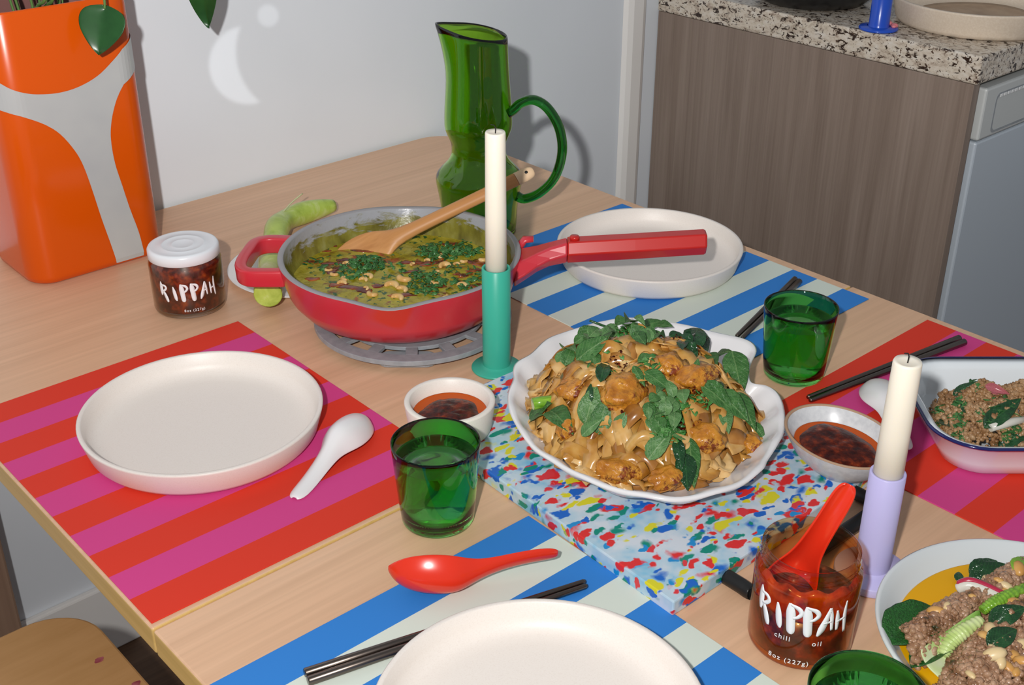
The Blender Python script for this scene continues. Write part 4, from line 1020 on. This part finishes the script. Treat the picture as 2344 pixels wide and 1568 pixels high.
LV = [  # pixel centre, image angle (ccw from right), length px, material, width ratio, label
 (1278, 985, -50, 105, 'basil', .34, 'broad basil leaf hanging over the left edge, right one of the left pair'),
 (1232, 960, -28, 90, 'basil', .27, 'basil leaf hanging over the left edge of the noodles, left one of the pair'),
 (1222, 985, -45, 70, 'basil', .20, 'narrow basil leaf lowest at the left edge of the shell dish'),
 (1350, 955, 55, 100, 'basilpale', .30, 'pale basil leaf standing upright left of the charred chicken'),
 (1378, 975, 60, 95, 'basil', .26, 'sauce-stained basil leaf just left of the centre herb pile'),
 (1350, 1010, 15, 60, 'basilpale', .32, 'pale crinkled basil leaf below the upright leaf at left'),
 (1352, 826, 12, 95, 'basil', .30, 'broad basil leaf lying across the left back of the noodles'),
 (1345, 782, 20, 62, 'basil', .30, 'basil leaf at the far left of the back herb pile'),
 (1380, 868, 70, 95, 'basildark', .24, 'dark wilted basil leaf behind the charred chicken'),
 (1505, 1047, 28, 88, 'basilpale', .32, 'single pale green basil leaf alone at the front of the noodles'),
 (1590, 875, 65, 62, 'basil', .24, 'narrow basil leaf lying on the right back chicken piece'),
 (1683, 875, -75, 110, 'basil', .30, 'long rounded basil leaf at the right edge with a stem'),
 (1635, 935, -5, 100, 'basil', .26, 'grey-green basil leaf at the right pointing to the hinge of the shell'),
 (1672, 955, -15, 100, 'basil', .26, 'basil leaf at the right below the rounded leaf'),
 (1705, 960, -62, 105, 'basil', .22, 'long narrow basil leaf hanging at the far right of the noodles'),
 (1735, 1008, -25, 55, 'basil', .22, 'jagged basil tip lowest at the right edge of the shell dish'),
 (1580, 1080, -85, 120, 'basil', .22, 'basil leaf standing at the front right beside the dark stalk'),
 (1568, 1105, -88, 90, 'basildark', .26, 'dark wilted leaf clump at the front edge of the noodles'),
 (1552, 1065, -80, 80, 'basildark', .22, 'dark brown-green wilted stalk leaf at the front of the noodles'),
 (1485, 790, 70, 60, 'basil', .34, 'rounded basil leaf in front of the back herb pile'),
 (1462, 800, -60, 60, 'basil', .30, 'basil leaf below the pale flowers of the back herb pile'),
 (1490, 764, 15, 60, 'basil', .34, 'topmost basil leaf at the back of the noodles'),
 (1518, 772, -30, 45, 'basil', .32, 'small basil leaf at the back right of the herb pile'),
 (1590, 790, 60, 75, 'basildark', .42, 'glossy dark wilted leaf clump at the back right'),
 (1605, 800, -70, 70, 'basildark', .34, 'dark wilted leaf folded behind the right back chicken'),
 (1545, 785, 20, 40, 'basildark', .35, 'small dark leaf at the back among the red chilli flakes'),
 (1645, 835, -55, 85, 'basil', .22, 'narrow pale-veined basil leaf behind the rounded leaf at right'),
 (1628, 845, -75, 60, 'basil', .28, 'small basil leaf beside the glossy dark clump at right'),
 (1642, 905, 62, 50, 'basildark', .26, 'small dark leaf between the right chicken and the rounded leaf'),
 (1500, 900, -25, 75, 'basil', .30, 'grey-green basil leaf at the top of the centre herb pile'),
 (1460, 885, -50, 60, 'basil', .24, 'narrow basil leaf right of the charred chicken piece'),
 (1485, 965, -80, 55, 'basil', .28, 'basil leaf at the left side of the centre herb pile'),
 (1420, 985, 30, 45, 'basilpale', .36, 'small pale basil sprig under the charred chicken'),
 (1300, 845, 60, 60, 'basil', .26, 'small basil leaf at the left over the folded noodle'),
 (1288, 835, 30, 45, 'basilpale', .36, 'small pale mint sprig at the left back edge'),
 (1330, 800, 15, 45, 'basil', .28, 'small basil leaf above the broad left back leaf'),
 (1475, 842, -15, 45, 'basil', .3, 'small bright basil leaf at the centre back'),
 (1348, 928, 75, 55, 'basildark', .22, 'dark shiny leaf loop beside the left chicken piece'),
 (1660, 985, -85, 60, 'basilpale', .26, 'pale basil tip hanging at the right over the wide noodle')]
for u, v, a, l, k, wr, lb in LV:
    dish_leaf(u, v, a, l, k, lb, wr, lift=random.uniform(.009, .016), tilt=(random.uniform(-.1, .25), random.uniform(-.2, .2)), fold=random.choice((.1, .3, .4)), curl=random.choice((.1, .3, .5)))
fill = (('small mint leaf in the herb heap at the back of the noodles', 'small leaves in the back herb heap', 17, 1445, 778, 75, 26),
        ('small mint leaf in the herb heap at the centre of the noodles', 'small leaves in the centre herb heap', 20, 1530, 965, 55, 55),
        ('small mint sprig leaf at the left back of the noodles', 'small leaves at the left back', 9, 1330, 815, 50, 50),
        ('small wilted leaf among the chilli flakes at the back right of the noodles', 'small leaves at the back right', 8, 1575, 795, 55, 35))
for lb, gn, cnt, u0, v0, ru, rv in fill:
    for k in range(cnt):
        a = random.uniform(0, 6.283); q = math.sqrt(random.random())
        uu, vv_ = u0+ru*q*math.cos(a), v0+rv*q*math.sin(a)
        while noodle_h(*hit(uu, vv_, noodle_h).xy) < T: vv_ += 6
        dish_leaf(uu, vv_, random.uniform(0, 360), random.uniform(30, 50), 'basildark' if 'wilted' in lb else random.choice(('basil', 'basilpale', 'basilpale')), lb, random.choice((.3, .4, .5)), lift=random.uniform(.008, .02), tilt=(random.uniform(-.5, .7), random.uniform(-.5, .5)), group=gn, fold=random.choice((.3, .5)), curl=random.choice((.2, .6)))
flakes('chopped_mint', [(1440, 760, 150, 52, 30), (1530, 955, 170, 45, 40), (1525, 1005, 110, 40, 30), (1590, 935, 40, 40, 25), (1395, 830, 30, 60, 40), (1480, 850, 40, 40, 20), (1340, 780, 40, 40, 15)], noodle_h, 'chop', 'chopped mint and coriander heaped on the noodles', 'herbs', (.003, .0065), .012, .6)
flakes('chilli_flakes', [(1450, 900, 120, 20, 38), (1530, 775, 60, 35, 20), (1415, 845, 60, 20, 25), (1585, 905, 30, 18, 10), (1575, 985, 40, 30, 8), (1415, 965, 30, 18, 8)], noodle_h, 'chilli', 'dark red chilli flakes on the chicken and noodles', 'chilli', (.0012, .0026), .012, .6)
o = thing('choy_piece', 'bright green cut choy stem at the left of the noodles', 'stem')
p = hit(1220, 929, noodle_h); q = hit(1290, 925, noodle_h); q2 = q - p
p = hit(1256, 928, noodle_h)
m4 = frame(Rh*.95+Fh*.25, (0, 0, 1), p+Vector((0, 0, .004))); o.matrix_world = m4
mk('stalk', *tube([(-.017, 0, 0), (-.008, 0, .001), (.008, 0, .001), (.02, .001, 0)], [.0065, .0062, .0058, .002], 12), MT['greenstem'], o)
mk('cut_face', *tube([(-.0172, 0, 0), (-.0169, 0, 0)], [.0058, .0060], 12), MT['gourdcut'], o)
o = mk('dark_twig', *tube(catmull([(-.025, 0, .006), (-.01, .002, .002), (.012, 0, 0), (.03, .0, .002)], 4), .0014, 6), MT['basildark'], None)
o.matrix_world = frame(Rh*.9-Fh*.4, (0, 0, 1), hit(1395, 764, noodle_h)+Vector((0, 0, .006))); tag(o, 'thin dark twig sticking up at the back of the noodles', 'twig')

# ------------------------------------------------------------------ enamel dish with mince
ed = thing('enamel_dish', 'white enamel dish with a navy rim holding mince at the right', 'dish', (1.139, .452, T+.0016), math.atan2(Rh.y, Rh.x))
def rr_ring(hx, hy, r, z): return [(x, y, z) for x, y in rrect(hx, hy, r, 10)]
def rloft(rs, cap0=True, cap1=True):
    n = len(rs[0]); vv = [p for r_ in rs for p in r_]; ff = []
    for i in range(len(rs)-1):
        for k in range(n): ff.append((i*n+k, i*n+(k+1) % n, (i+1)*n+(k+1) % n, (i+1)*n+k))
    if cap0: ff.append(tuple(range(n-1, -1, -1)))
    if cap1: ff.append(tuple(range((len(rs)-1)*n, len(rs)*n)))
    return vv, ff
mk('body', *rloft([rr_ring(.100, .066, .034, 0), rr_ring(.106, .071, .038, .003), rr_ring(.112, .077, .042, .016), rr_ring(.119, .083, .046, .040), rr_ring(.128, .092, .054, .0445), rr_ring(.1285, .0925, .054, .0462), rr_ring(.119, .083, .046, .0432), rr_ring(.1155, .0800, .044, .038), rr_ring(.109, .074, .039, .016), rr_ring(.102, .067, .034, .0045)]), MT['enamel'], ed)
mk('rim', *rloft([rr_ring(.1275, .0915, .053, .0440), rr_ring(.1300, .0940, .055, .0446), rr_ring(.1306, .0946, .055, .0460), rr_ring(.1296, .0936, .055, .0474), rr_ring(.1275, .0915, .053, .0472)], False, False), MT['navy'], ed)
EX, EY = ed.location.x, ed.location.y
def ed_h(x, y):
    dx, dy = x-EX, y-EY; a = dx*Rh.x+dy*Rh.y; b = dx*Fh.x+dy*Fh.y
    if (a/.105)**4+((b+.008)/.057)**4 > 1: return -9
    q = max(abs(a)/.104, abs(b+.008)/.056)
    return T + .014 + .044*(1-q**3)*(1+.25*mnoise.noise(Vector((x*35, y*35, 0))))
def crumbs(name, h, cx_, cy_, ra, rb, n, key, label, size=(.0014, .0038), mask=None, base=None):
    mb = MB(); c = 0; guard = 0
    while c < n and guard < n*6:
        guard += 1
        a = random.uniform(-1, 1)*ra; b = random.uniform(-1, 1)*rb; x = cx_ + Rh.x*a + Fh.x*b; y = cy_ + Rh.y*a + Fh.y*b
        z = h(x, y)
        if z < 0: continue
        s = random.uniform(*size); d = Vector((random.uniform(.6, 1.3), random.uniform(.6, 1.3), random.uniform(.6, 1.1)))*s
        mb.add([Vector(q)*(1+.25*mnoise.noise(Vector(q)*2+Vector((c, 0, 0)))) for q in ICO1[0]], ICO1[1], Matrix.Translation((x, y, z+random.uniform(-.003, .0025))) @ Matrix.Rotation(random.uniform(0, 6), 4, 'Z') @ Matrix.Rotation(random.uniform(0, 6), 4, 'X') @ Matrix.Diagonal((*d, 1)))
        c += 1
    return tag(mk(name, mb.v, mb.f, MT[key], None), label, 'mince', kind='stuff')
crumbs('pork_mince', ed_h, EX, EY, .107, .075, 6000, 'mincebrown', 'browned pork mince heaped in the navy rimmed enamel dish')
eh = ed_h
flakes('herb_shreds', [(2200, 925, 18, 15, 15), (2190, 975, 26, 20, 30), (2280, 960, 30, 50, 20), (2150, 960, 18, 10, 25), (2320, 1000, 40, 25, 20), (2230, 890, 12, 30, 15), (2290, 930, 18, 30, 30), (2180, 1010, 18, 30, 10)], eh, 'chopdark', 'dark green herb shreds in the enamel dish of mince', 'herbs', (.003, .008), .004)
o = leaf(hit(2250, 900, eh)+Vector((0, 0, .010)), Rh*.55-Fh*.5, -fwd, .026, .0052, 'shallot', 'shallot_slice', 'pink shallot slice on top of the mince in the enamel dish', 'shallot', None, .6, .5, .0)
o = leaf(hit(2262, 903, eh)+Vector((0, 0, .005)), Rh*.7-Fh*.2, -fwd, .020, .004, 'shallot', 'shallot_slice', 'thin pink shallot sliver beside the larger slice in the enamel dish', 'shallot', None, .6, .5, .0)
o = mk('spring_onion', *tube([(-.024, 0, 0), (0, 0, .002), (.026, .002, 0)], [.004, .0045, .004], 10), MT['onionwhite'], None); o.matrix_world = frame(Rh+Fh*.35, (0, 0, 1), hit(2310, 978, eh)+Vector((0, 0, .004))); tag(o, 'white spring onion piece lying on the mince in the enamel dish', 'spring onion')
for i, (u, v, a, l, lb) in enumerate(((2290, 955, 22, 120, 'long dark green leaf strip above the white spring onion piece'), (2320, 1012, 10, 90, 'broad wet green leaf at the front edge of the enamel dish'), (2205, 940, 80, 45, 'short upright green leaf shred at the left of the enamel dish'), (2205, 897, 0, 60, 'dark leaf strip at the back of the mince in the enamel dish'), (2160, 975, -70, 60, 'green leaf shred at the left end of the mince'))):
    dish_leaf(u, v, a, l, 'basildark', lb, .16, eh, .004, (0, 0), 'leaf strips in the enamel dish', .3, .1, 'leaf_strip')

# ------------------------------------------------------------------ pale plate with yellow curry and lettuce cups
pc = thing('curry_plate', 'pale grey coupe plate of yellow curry and lettuce cups at the bottom right', 'plate', (.8130, .2825, T+.0004))
PCX, PCY, PCR = .8130, .2825, .1235
mk('body', *lathe([(0, 0), (.066, 0), (.070, .0015), (.095, .009), (.1165, .026), (PCR, .0345), (PCR+.0003, .0362), (PCR-.0015, .037), (PCR-.0038, .036), (.1135, .0285), (.099, .0165), (.085, .0095), (.066, .0065), (0, .006)], 112), MT['palegrey'], pc)
v, f = lathe([(0, .0225), (.04, .0225), (.07, .0225), (.098, .0225), (.1035, .0225), (.1048, .02255), (.1056, .0225), (.1060, .0210), (0, .0205)], 80)
v = [(p[0]*(1+.02*math.sin(3*math.atan2(p[1], p[0]))), p[1]*(1+.02*math.sin(3*math.atan2(p[1], p[0]))), p[2]) for p in v]
mk('yellow_curry', v, f, MT['yellow'], pc)

def boat_h(path, wd_, ht):
    P = [at(u, v, .030) for u, v in path]
    def h(x, y):
        best = 9
        for a, b in zip(P, P[1:]):
            ab = (b-a).xy; t = max(0, min(1, ((Vector((x, y))-a.xy).dot(ab))/ab.length_squared)); q = a.xy+ab*t
            best = min(best, (Vector((x, y))-q).length)
        k = best/wd_
        if k > 1: return -9
        return T + .0235 + ht*(1-k*k)*(1+.25*mnoise.noise(Vector((x*45, y*45, 5))))
    return h
b1 = boat_h([(2085, 1475), (2135, 1445), (2190, 1410), (2245, 1378), (2330, 1330), (2400, 1290)], .020, .019)
b2 = boat_h([(2240, 1560), (2270, 1505), (2310, 1455), (2370, 1400), (2440, 1360)], .027, .023)
b3 = boat_h([(2215, 1600), (2290, 1580), (2380, 1540), (2450, 1500)], .026, .018)
def both(x, y): return max(b1(x, y), b2(x, y), b3(x, y))
def inpl(h):
    def g(x, y): return h(x, y) if math.hypot(x-PCX, y-PCY) < .105 else -9
    return g
both = inpl(both)
crumbs('larb_mince', both, PCX, PCY, .11, .11, 7500, 'mince', 'pinkish brown minced larb piled on the lettuce in the yellow curry plate', (.0014, .0040))
def big_leaf(c, d, nrm, lg, wr, key, name, label, cat='leaf', fold=.45, curl=.2, serr=.05):
    return leaf(c, d, nrm, lg, lg*wr, key, name, label, cat, None, fold, curl, serr, .05)
def pd(u0, v0, u1, v1, z=.015): q = at(u1, v1, z)-at(u0, v0, z); return q
s0 = at(2030, 1472, .032); big_leaf(s0, pd(2030, 1472, 2180, 1385), (0, 0, 1), .082, .34, 'lettuce', 'betel_leaf', 'dark green leaf cup at the left of the yellow curry plate')
s0 = at(2085, 1525, .026); big_leaf(s0, pd(2085, 1525, 2230, 1440), (0, .2, 1), .075, .24, 'lettuce', 'betel_leaf', 'dark green leaf tip lying in the yellow curry below the left leaf cup')
def ruffle(path, r0, key, label):
    pts = catmull([at(u, v, z) for u, v, z in path], 14); n_ = len(pts)
    rad = [r0*(.55+.45*math.sin(math.pi*(.12+.83*i/n_)))*(1+.22*math.sin(i*2.1)) for i in range(n_)]
    return tag(mk('lettuce_rib', *tube(pts, rad, 12, flat=.75), MT[key], None), label, 'lettuce')
ruffle([(2158, 1500, .030), (2176, 1468, .036), (2205, 1445, .040), (2245, 1418, .042)], .0062, 'ribpale', 'pale ruffled lettuce rib between the two leaf cups')
ruffle([(2248, 1398, .044), (2275, 1380, .047), (2310, 1362, .047), (2360, 1338, .044)], .0052, 'greenstem', 'bright green lettuce edge behind the mince on the right')
# white lettuce cup
lv, lf = [], []
for i in range(9):
    for j in range(9):
        s, t = -1+2*i/8, j/8; a = s*1.15
        lv.append((t*.07-.02, .026*math.sin(a)*(1-.35*t*t), .022*(1-math.cos(a)) + .010*t*t + .001*math.sin(s*9+t*5)))
for i in range(8):
    for j in range(8): a = i*9+j; lf.append((a, a+1, a+10, a+9))
o = mk('lettuce_cup', lv, lf, MT['gem'], None, solid=.0016, sub=1)
o.matrix_world = frame(pd(2175, 1545, 2290, 1450), (-.1, -.1, 1), at(2188, 1530, .0235)); tag(o, 'white gem lettuce cup holding mince at the front of the yellow curry plate', 'lettuce')
s0 = at(2225, 1545, .025); big_leaf(s0, pd(2215, 1538, 2270, 1575), (0, 0, 1), .04, .2, 'gem', 'lettuce_shred', 'small pale green lettuce shred at the front of the curry plate', fold=.2, serr=.14)
for u, v, a, l, k, lb in ((2262, 1325, 15, 110, 'basildark', 'glossy dark wilted leaf at the top of the curry plate'), (2250, 1312, 25, 95, 'basildark', 'dark narrow leaf pointing up at the top of the curry plate'), (2192, 1330, 60, 35, 'basildark', 'small curled dark leaf above the red onion slice'), (2300, 1420, 10, 90, 'basildark', 'dark leaf strip across the mince on the right'), (2330, 1300, 40, 60, 'greenstem', 'pale green lettuce piece at the top right edge of the photo'), (2290, 1470, 20, 90, 'basildark', 'dark leaf strip lying in the mince in front of the peanuts')):
    dish_leaf(u, v, a, l, k, lb, .26, lambda x, y: max(both(x, y), T+.0232), .005, (.1, 0), 'leaves on the curry plate', .3, .3, 'wilted_leaf')
on = thing('red_onion_slice', 'red onion slice behind the mince on the yellow curry plate', 'onion')
q0, q1, q2_ = at(2190, 1350, .038), at(2250, 1350, .043), at(2302, 1375, .039)
pp = catmull([q0, (q0+q1)/2+Vector((0, .002, .003)), q1, q2_], 5)
mk('flesh', *tube(pp, [.002]+[.0042]*(len(pp)-2)+[.002], 8, flat=1.2), MT['onionwhite'], on)
mk('skin', *tube([p+Fh*.002+Vector((0, 0, .0042)) for p in pp], [.001]+[.0028]*(len(pp)-2)+[.001], 8), MT['redonion'], on)
# peanuts
ph = lambda x, y: max(both(x, y), T+.0232)
pv = [Vector((q.x*.0075, q.y*.0046, max(q.z, -.15)*.0046)) for q in ICO2[0]]
pk = mk('peanut', pv, ICO2[1], MT['peanut'], None); pk2 = mk('peanut', pv, ICO2[1], MT['peanutpale'], None)
PN = [(2140, 1405, 1.2, 0, 'golden peanut on the left leaf cup of the curry plate'), (2166, 1396, .9, 1, 'pale peanut above the left leaf cup of the curry plate'), (2330, 1308, 1.5, 0, 'large brown peanut on the dark leaf at the top of the curry plate'), (2318, 1385, 1.2, 0, 'golden peanut beside the bright green lettuce edge'), (2266, 1450, 1.4, 1, 'large pale peanut half on the right mince'), (2252, 1462, 1.1, 0, 'brown peanut piece beside the large pale half'), (2275, 1505, 1.6, 1, 'long pale peanut at the front of the mince'), (2288, 1520, 1.2, 1, 'pale peanut half leaning on the long peanut'), (2320, 1510, 1.3, 0, 'golden peanut right of the long pale peanut'), (2305, 1535, 1.2, 0, 'brown peanut below the golden one at the front of the mince')]
used = [0, 0]
for u, v, s, k, lb in PN + [(u, v, s, k, None) for u, v, s, k in ((2300, 1348, 1.1, 1), (2298, 1360, .9, 0), (2255, 1330, .8, 1), (2285, 1335, .8, 0), (2340, 1480, 1.2, 1), (2338, 1520, 1.2, 0), (2328, 1370, 1.0, 0), (2270, 1490, .8, 1), (2325, 1545, .9, 0), (2220, 1552, .9, 1), (2310, 1410, .8, 1), (2225, 1372, .7, 0))]:
    src = (pk, pk2)[k]
    o = src if not used[k] else src.copy()
    if used[k]: COL.objects.link(o)
    used[k] = 1
    o.location = hit(u, v, ph)+Vector((0, 0, .0025)); o.rotation_euler = (random.uniform(-.5, .5), random.uniform(-.4, .4), random.uniform(0, 6)); o.scale = (s*.85,)*3
    tag(o, lb or 'chopped peanut scattered on the mince of the curry plate', 'peanut', 'peanuts on the curry plate')

# ------------------------------------------------------------------ planter and pothos
PX0, PX1, PY0, PY1 = .497, .690, 1.503, 1.655
pl = thing('planter_box', 'tall glossy orange planter box with a grey wavy motif', 'planter', ((PX0+PX1)/2, (PY0+PY1)/2, T+.0004))
ptop = 1.120-T
hx, hy = (PX1-PX0)/2, (PY1-PY0)/2
mk('body', *rloft([rr_ring(hx-.008, hy-.008, .028, 0), rr_ring(hx-.002, hy-.002, .034, .004), rr_ring(hx, hy, .034, .012), rr_ring(hx, hy, .034, ptop-.002), rr_ring(hx-.001, hy-.001, .034, ptop), rr_ring(hx-.004, hy-.004, .032, ptop)], True, False), MT['orange'], pl)
mk('inner_wall', *rloft([rr_ring(hx-.004, hy-.004, .032, ptop), rr_ring(hx-.005, hy-.005, .031, ptop-.10), rr_ring(hx-.005, hy-.005, .031, ptop-.25)], False, True), MT['planterin'], pl)
up_ = [(-40, 176), (0, 192), (27, 206), (58, 214), (89, 216.5), (134, 213), (179, 199.5), (223, 174), (259, 138), (286, 105), (306, 76)]
rg_ = [(318, 143), (295, 174), (272, 214), (259, 254), (253, 295), (254.5, 330), (263, 375), (279, 424), (297, 478), (317, 531), (329, 576), (331, 592)]
bt_ = [(270, 612), (268, 603), (254.5, 562.5), (232, 500), (210, 433), (190, 379), (170, 344), (138, 308), (103, 286), (58, 270), (27, 263), (0, 256), (-40, 240)]
cxp, cyp = (PX0+PX1)/2, (PY0+PY1)/2
cat2 = lambda q: [(p.x, p.y) for p in catmull([(a, b, 0) for a, b in q], 4)]
MO_ = cat2(up_) + cat2(rg_[:-1]) + rg_[-1:] + cat2(bt_)
mp_ = [(aty(u, v, PY0)) for u, v in MO_]
x_max = PX1-.0205
mp2 = [(p.x-cxp, max(.006, p.z-T)) for p in mp_]
mp2 = [(x - (.012 if u < -20 else 0) + (.02*min(1, max(0, (u-280)/30)) if v < 185 else 0), z) for (x, z), (u, v) in zip(mp2, MO_)]
n = len(mp2); bm = bmesh.new()
va = [bm.verts.new((x, -hy-.01, z)) for x, z in mp2]; vb = [bm.verts.new((x, -hy+.05, z)) for x, z in mp2]
bm.faces.new(va); bm.faces.new(vb[::-1])
for k in range(n): bm.faces.new((va[k], vb[k], vb[(k+1) % n], va[(k+1) % n]))
bmesh.ops.triangulate(bm, faces=bm.faces[:]); bmesh.ops.recalc_face_normals(bm, faces=bm.faces)
me = bpy.data.meshes.new('cutter'); bm.to_mesh(me); bm.free(); cut = bpy.data.objects.new('cutter', me); COL.objects.link(cut)
e_ = .0009; PRD = .034
v, f = rloft([rr_ring(hx-.002+e_, hy-.002+e_, PRD, .003), rr_ring(hx+e_, hy+e_, PRD, .012), rr_ring(hx+e_, hy+e_, PRD, ptop)])
skin = mk('skin', v, f, None, None, smooth=False); bo_ = skin.modifiers.new('b', 'BOOLEAN'); bo_.object = cut; bo_.operation = 'INTERSECT'; bo_.solver = 'MANIFOLD'
bpy.context.view_layer.update()
me = bpy.data.meshes.new_from_object(skin.evaluated_get(bpy.context.evaluated_depsgraph_get()))
for o_ in (skin, cut): m_ = o_.data; bpy.data.objects.remove(o_); bpy.data.meshes.remove(m_)
bm = bmesh.new(); bm.from_mesh(me)
def inner(c):
    dx, dy = abs(c.x)-(hx+e_-PRD), abs(c.y)-(hy+e_-PRD); return max(dx, dy) - PRD if min(dx, dy) < 0 else math.hypot(dx, dy) - PRD
bmesh.ops.delete(bm, geom=[q for q in bm.faces if inner(q.calc_center_median()) < -.0004 and q.calc_center_median().z > .012 or q.calc_center_median().y > -hy+.0495], context='FACES'); bm.to_mesh(me); bm.free()
me.materials.clear(); me.materials.append(MT['motif'])
mo = bpy.data.objects.new('motif', me); COL.objects.link(mo); mo.parent = pl

pt = thing('pothos_plant', 'pothos plant trailing dark green heart leaves over the orange planter', 'plant', (cxp, cyp, T+ptop-.1))
mk('soil', *prism(rrect(hx-.0065, hy-.0065, .03), -.148, 0.0), MT['soil'], pt, smooth=False)
def heart(lg, wd_):
    v, f = [], []; n = 15
    for i in range(n):
        t = i/(n-1); w_ = wd_*(math.sin(math.pi*(t**.62)))**.75*(1-.18*t) if 0 < t < 1 else .0003
        for j in range(9):
            s = -1+2*j/8; back = -lg*.10*abs(s)**1.5*(1-t)**3
            v.append((t*lg+back*(1 if t < .4 else .0), w_*s, .05*lg*abs(s) - .18*lg*(t-.3)**2))
    for i in range(n-1):
        for j in range(8): a = i*9+j; f.append((a, a+1, a+10, a+9))
    return v, f
org = pt.location.copy()
def vine_leaf(tip, base, nrm, wd_, stem):
    d = tip-base; lf_ = mk('leaf', *heart(d.length, wd_), MT['leafdark'], pt, solid=.0007, sub=1)
    lf_.matrix_local = Matrix.Translation(-org) @ frame(d, nrm, base)
    mk('stem', *tube(catmull([s-org for s in stem]+[base-org], 5), .0016, 8), MT['stem'], pt)
b_ = aty(240, 20, 1.470); t_ = aty(224, 126, 1.462)
vine_leaf(t_, b_, -fwd, .0315, [org+Vector((.0, -.02, -.01)), org+Vector((-.01, -.055, .14)), Vector((b_.x, 1.478, b_.z+.09)), Vector((b_.x+.001, 1.470, b_.z+.02))])
b_ = aty(462, -72, 1.535); t_ = aty(473, 66, 1.525)
vine_leaf(t_, b_, (-fwd-RT*.5), .030, [org+Vector((.02, .0, -.01)), org+Vector((.06, -.0, .16)), Vector((b_.x-.05, 1.535, b_.z+.07)), Vector((b_.x-.005, 1.535, b_.z+.015))])
for u, y_, ex in ((108, 1.50, 0), (126, 1.505, 0)):
    q = aty(u, 6, y_)
    mk('stem', *tube(catmull([Vector((0, -.01, -.01)), q-org+Vector((0, .04, -.02)), q-org+Vector((.0, .005, .004)), q-org+Vector((.003, .0, .05))], 5), .0022, 8), MT['stem'], pt)
for i in range(9):
    a = 2*math.pi*i/9; c0 = org + Vector((-.02+.03*math.cos(a), .03*math.sin(a), .17+.03*math.sin(i*2.3)))
    vine_leaf(c0+Vector((.04*math.cos(a), .03*math.sin(a), -.005)), c0, (0, -.3, 1), .024, [org+Vector((.02*math.cos(a), .02*math.sin(a), -.01)), org+Vector((.03*math.cos(a), .03*math.sin(a), .1))])

# ------------------------------------------------------------------ things on the worktop
wp = thing('counter_plate', 'tan dish with brown sauce left in it on the granite worktop', 'dish', (2.085, 1.088, WZ))
s = 1.19
mk('body', *lathe([(r*s, z*1.45) for r, z in PLATE], 96), MT['tan'], wp)
v, f = lathe([(0, .0100), (.095, .0100), (.108, .0112), (.109, .0100), (0, .0095)], 64)
mk('sauce', [(x*(1+.05*math.sin(3*math.atan2(y, x)+1)), y, z) for x, y, z in v], f, MT['brown_sauce'], wp)
fp_ = thing('black_pan', 'shiny black pan standing behind the blue candle holder on the worktop', 'pan', (2.005, 1.385, WZ))
mk('body', *lathe([(0, 0), (.085, 0), (.095, .003), (.118, .022), (.128, .045), (.1285, .0465), (.127, .047), (.115, .024), (.09, .006), (0, .004)], 80), MT['black'], fp_)
mk('handle', *tube([(.12, .03, .035), (.17, .05, .05), (.30, .1, .06)], [.012, .011, .012], 10), MT['black'], fp_)
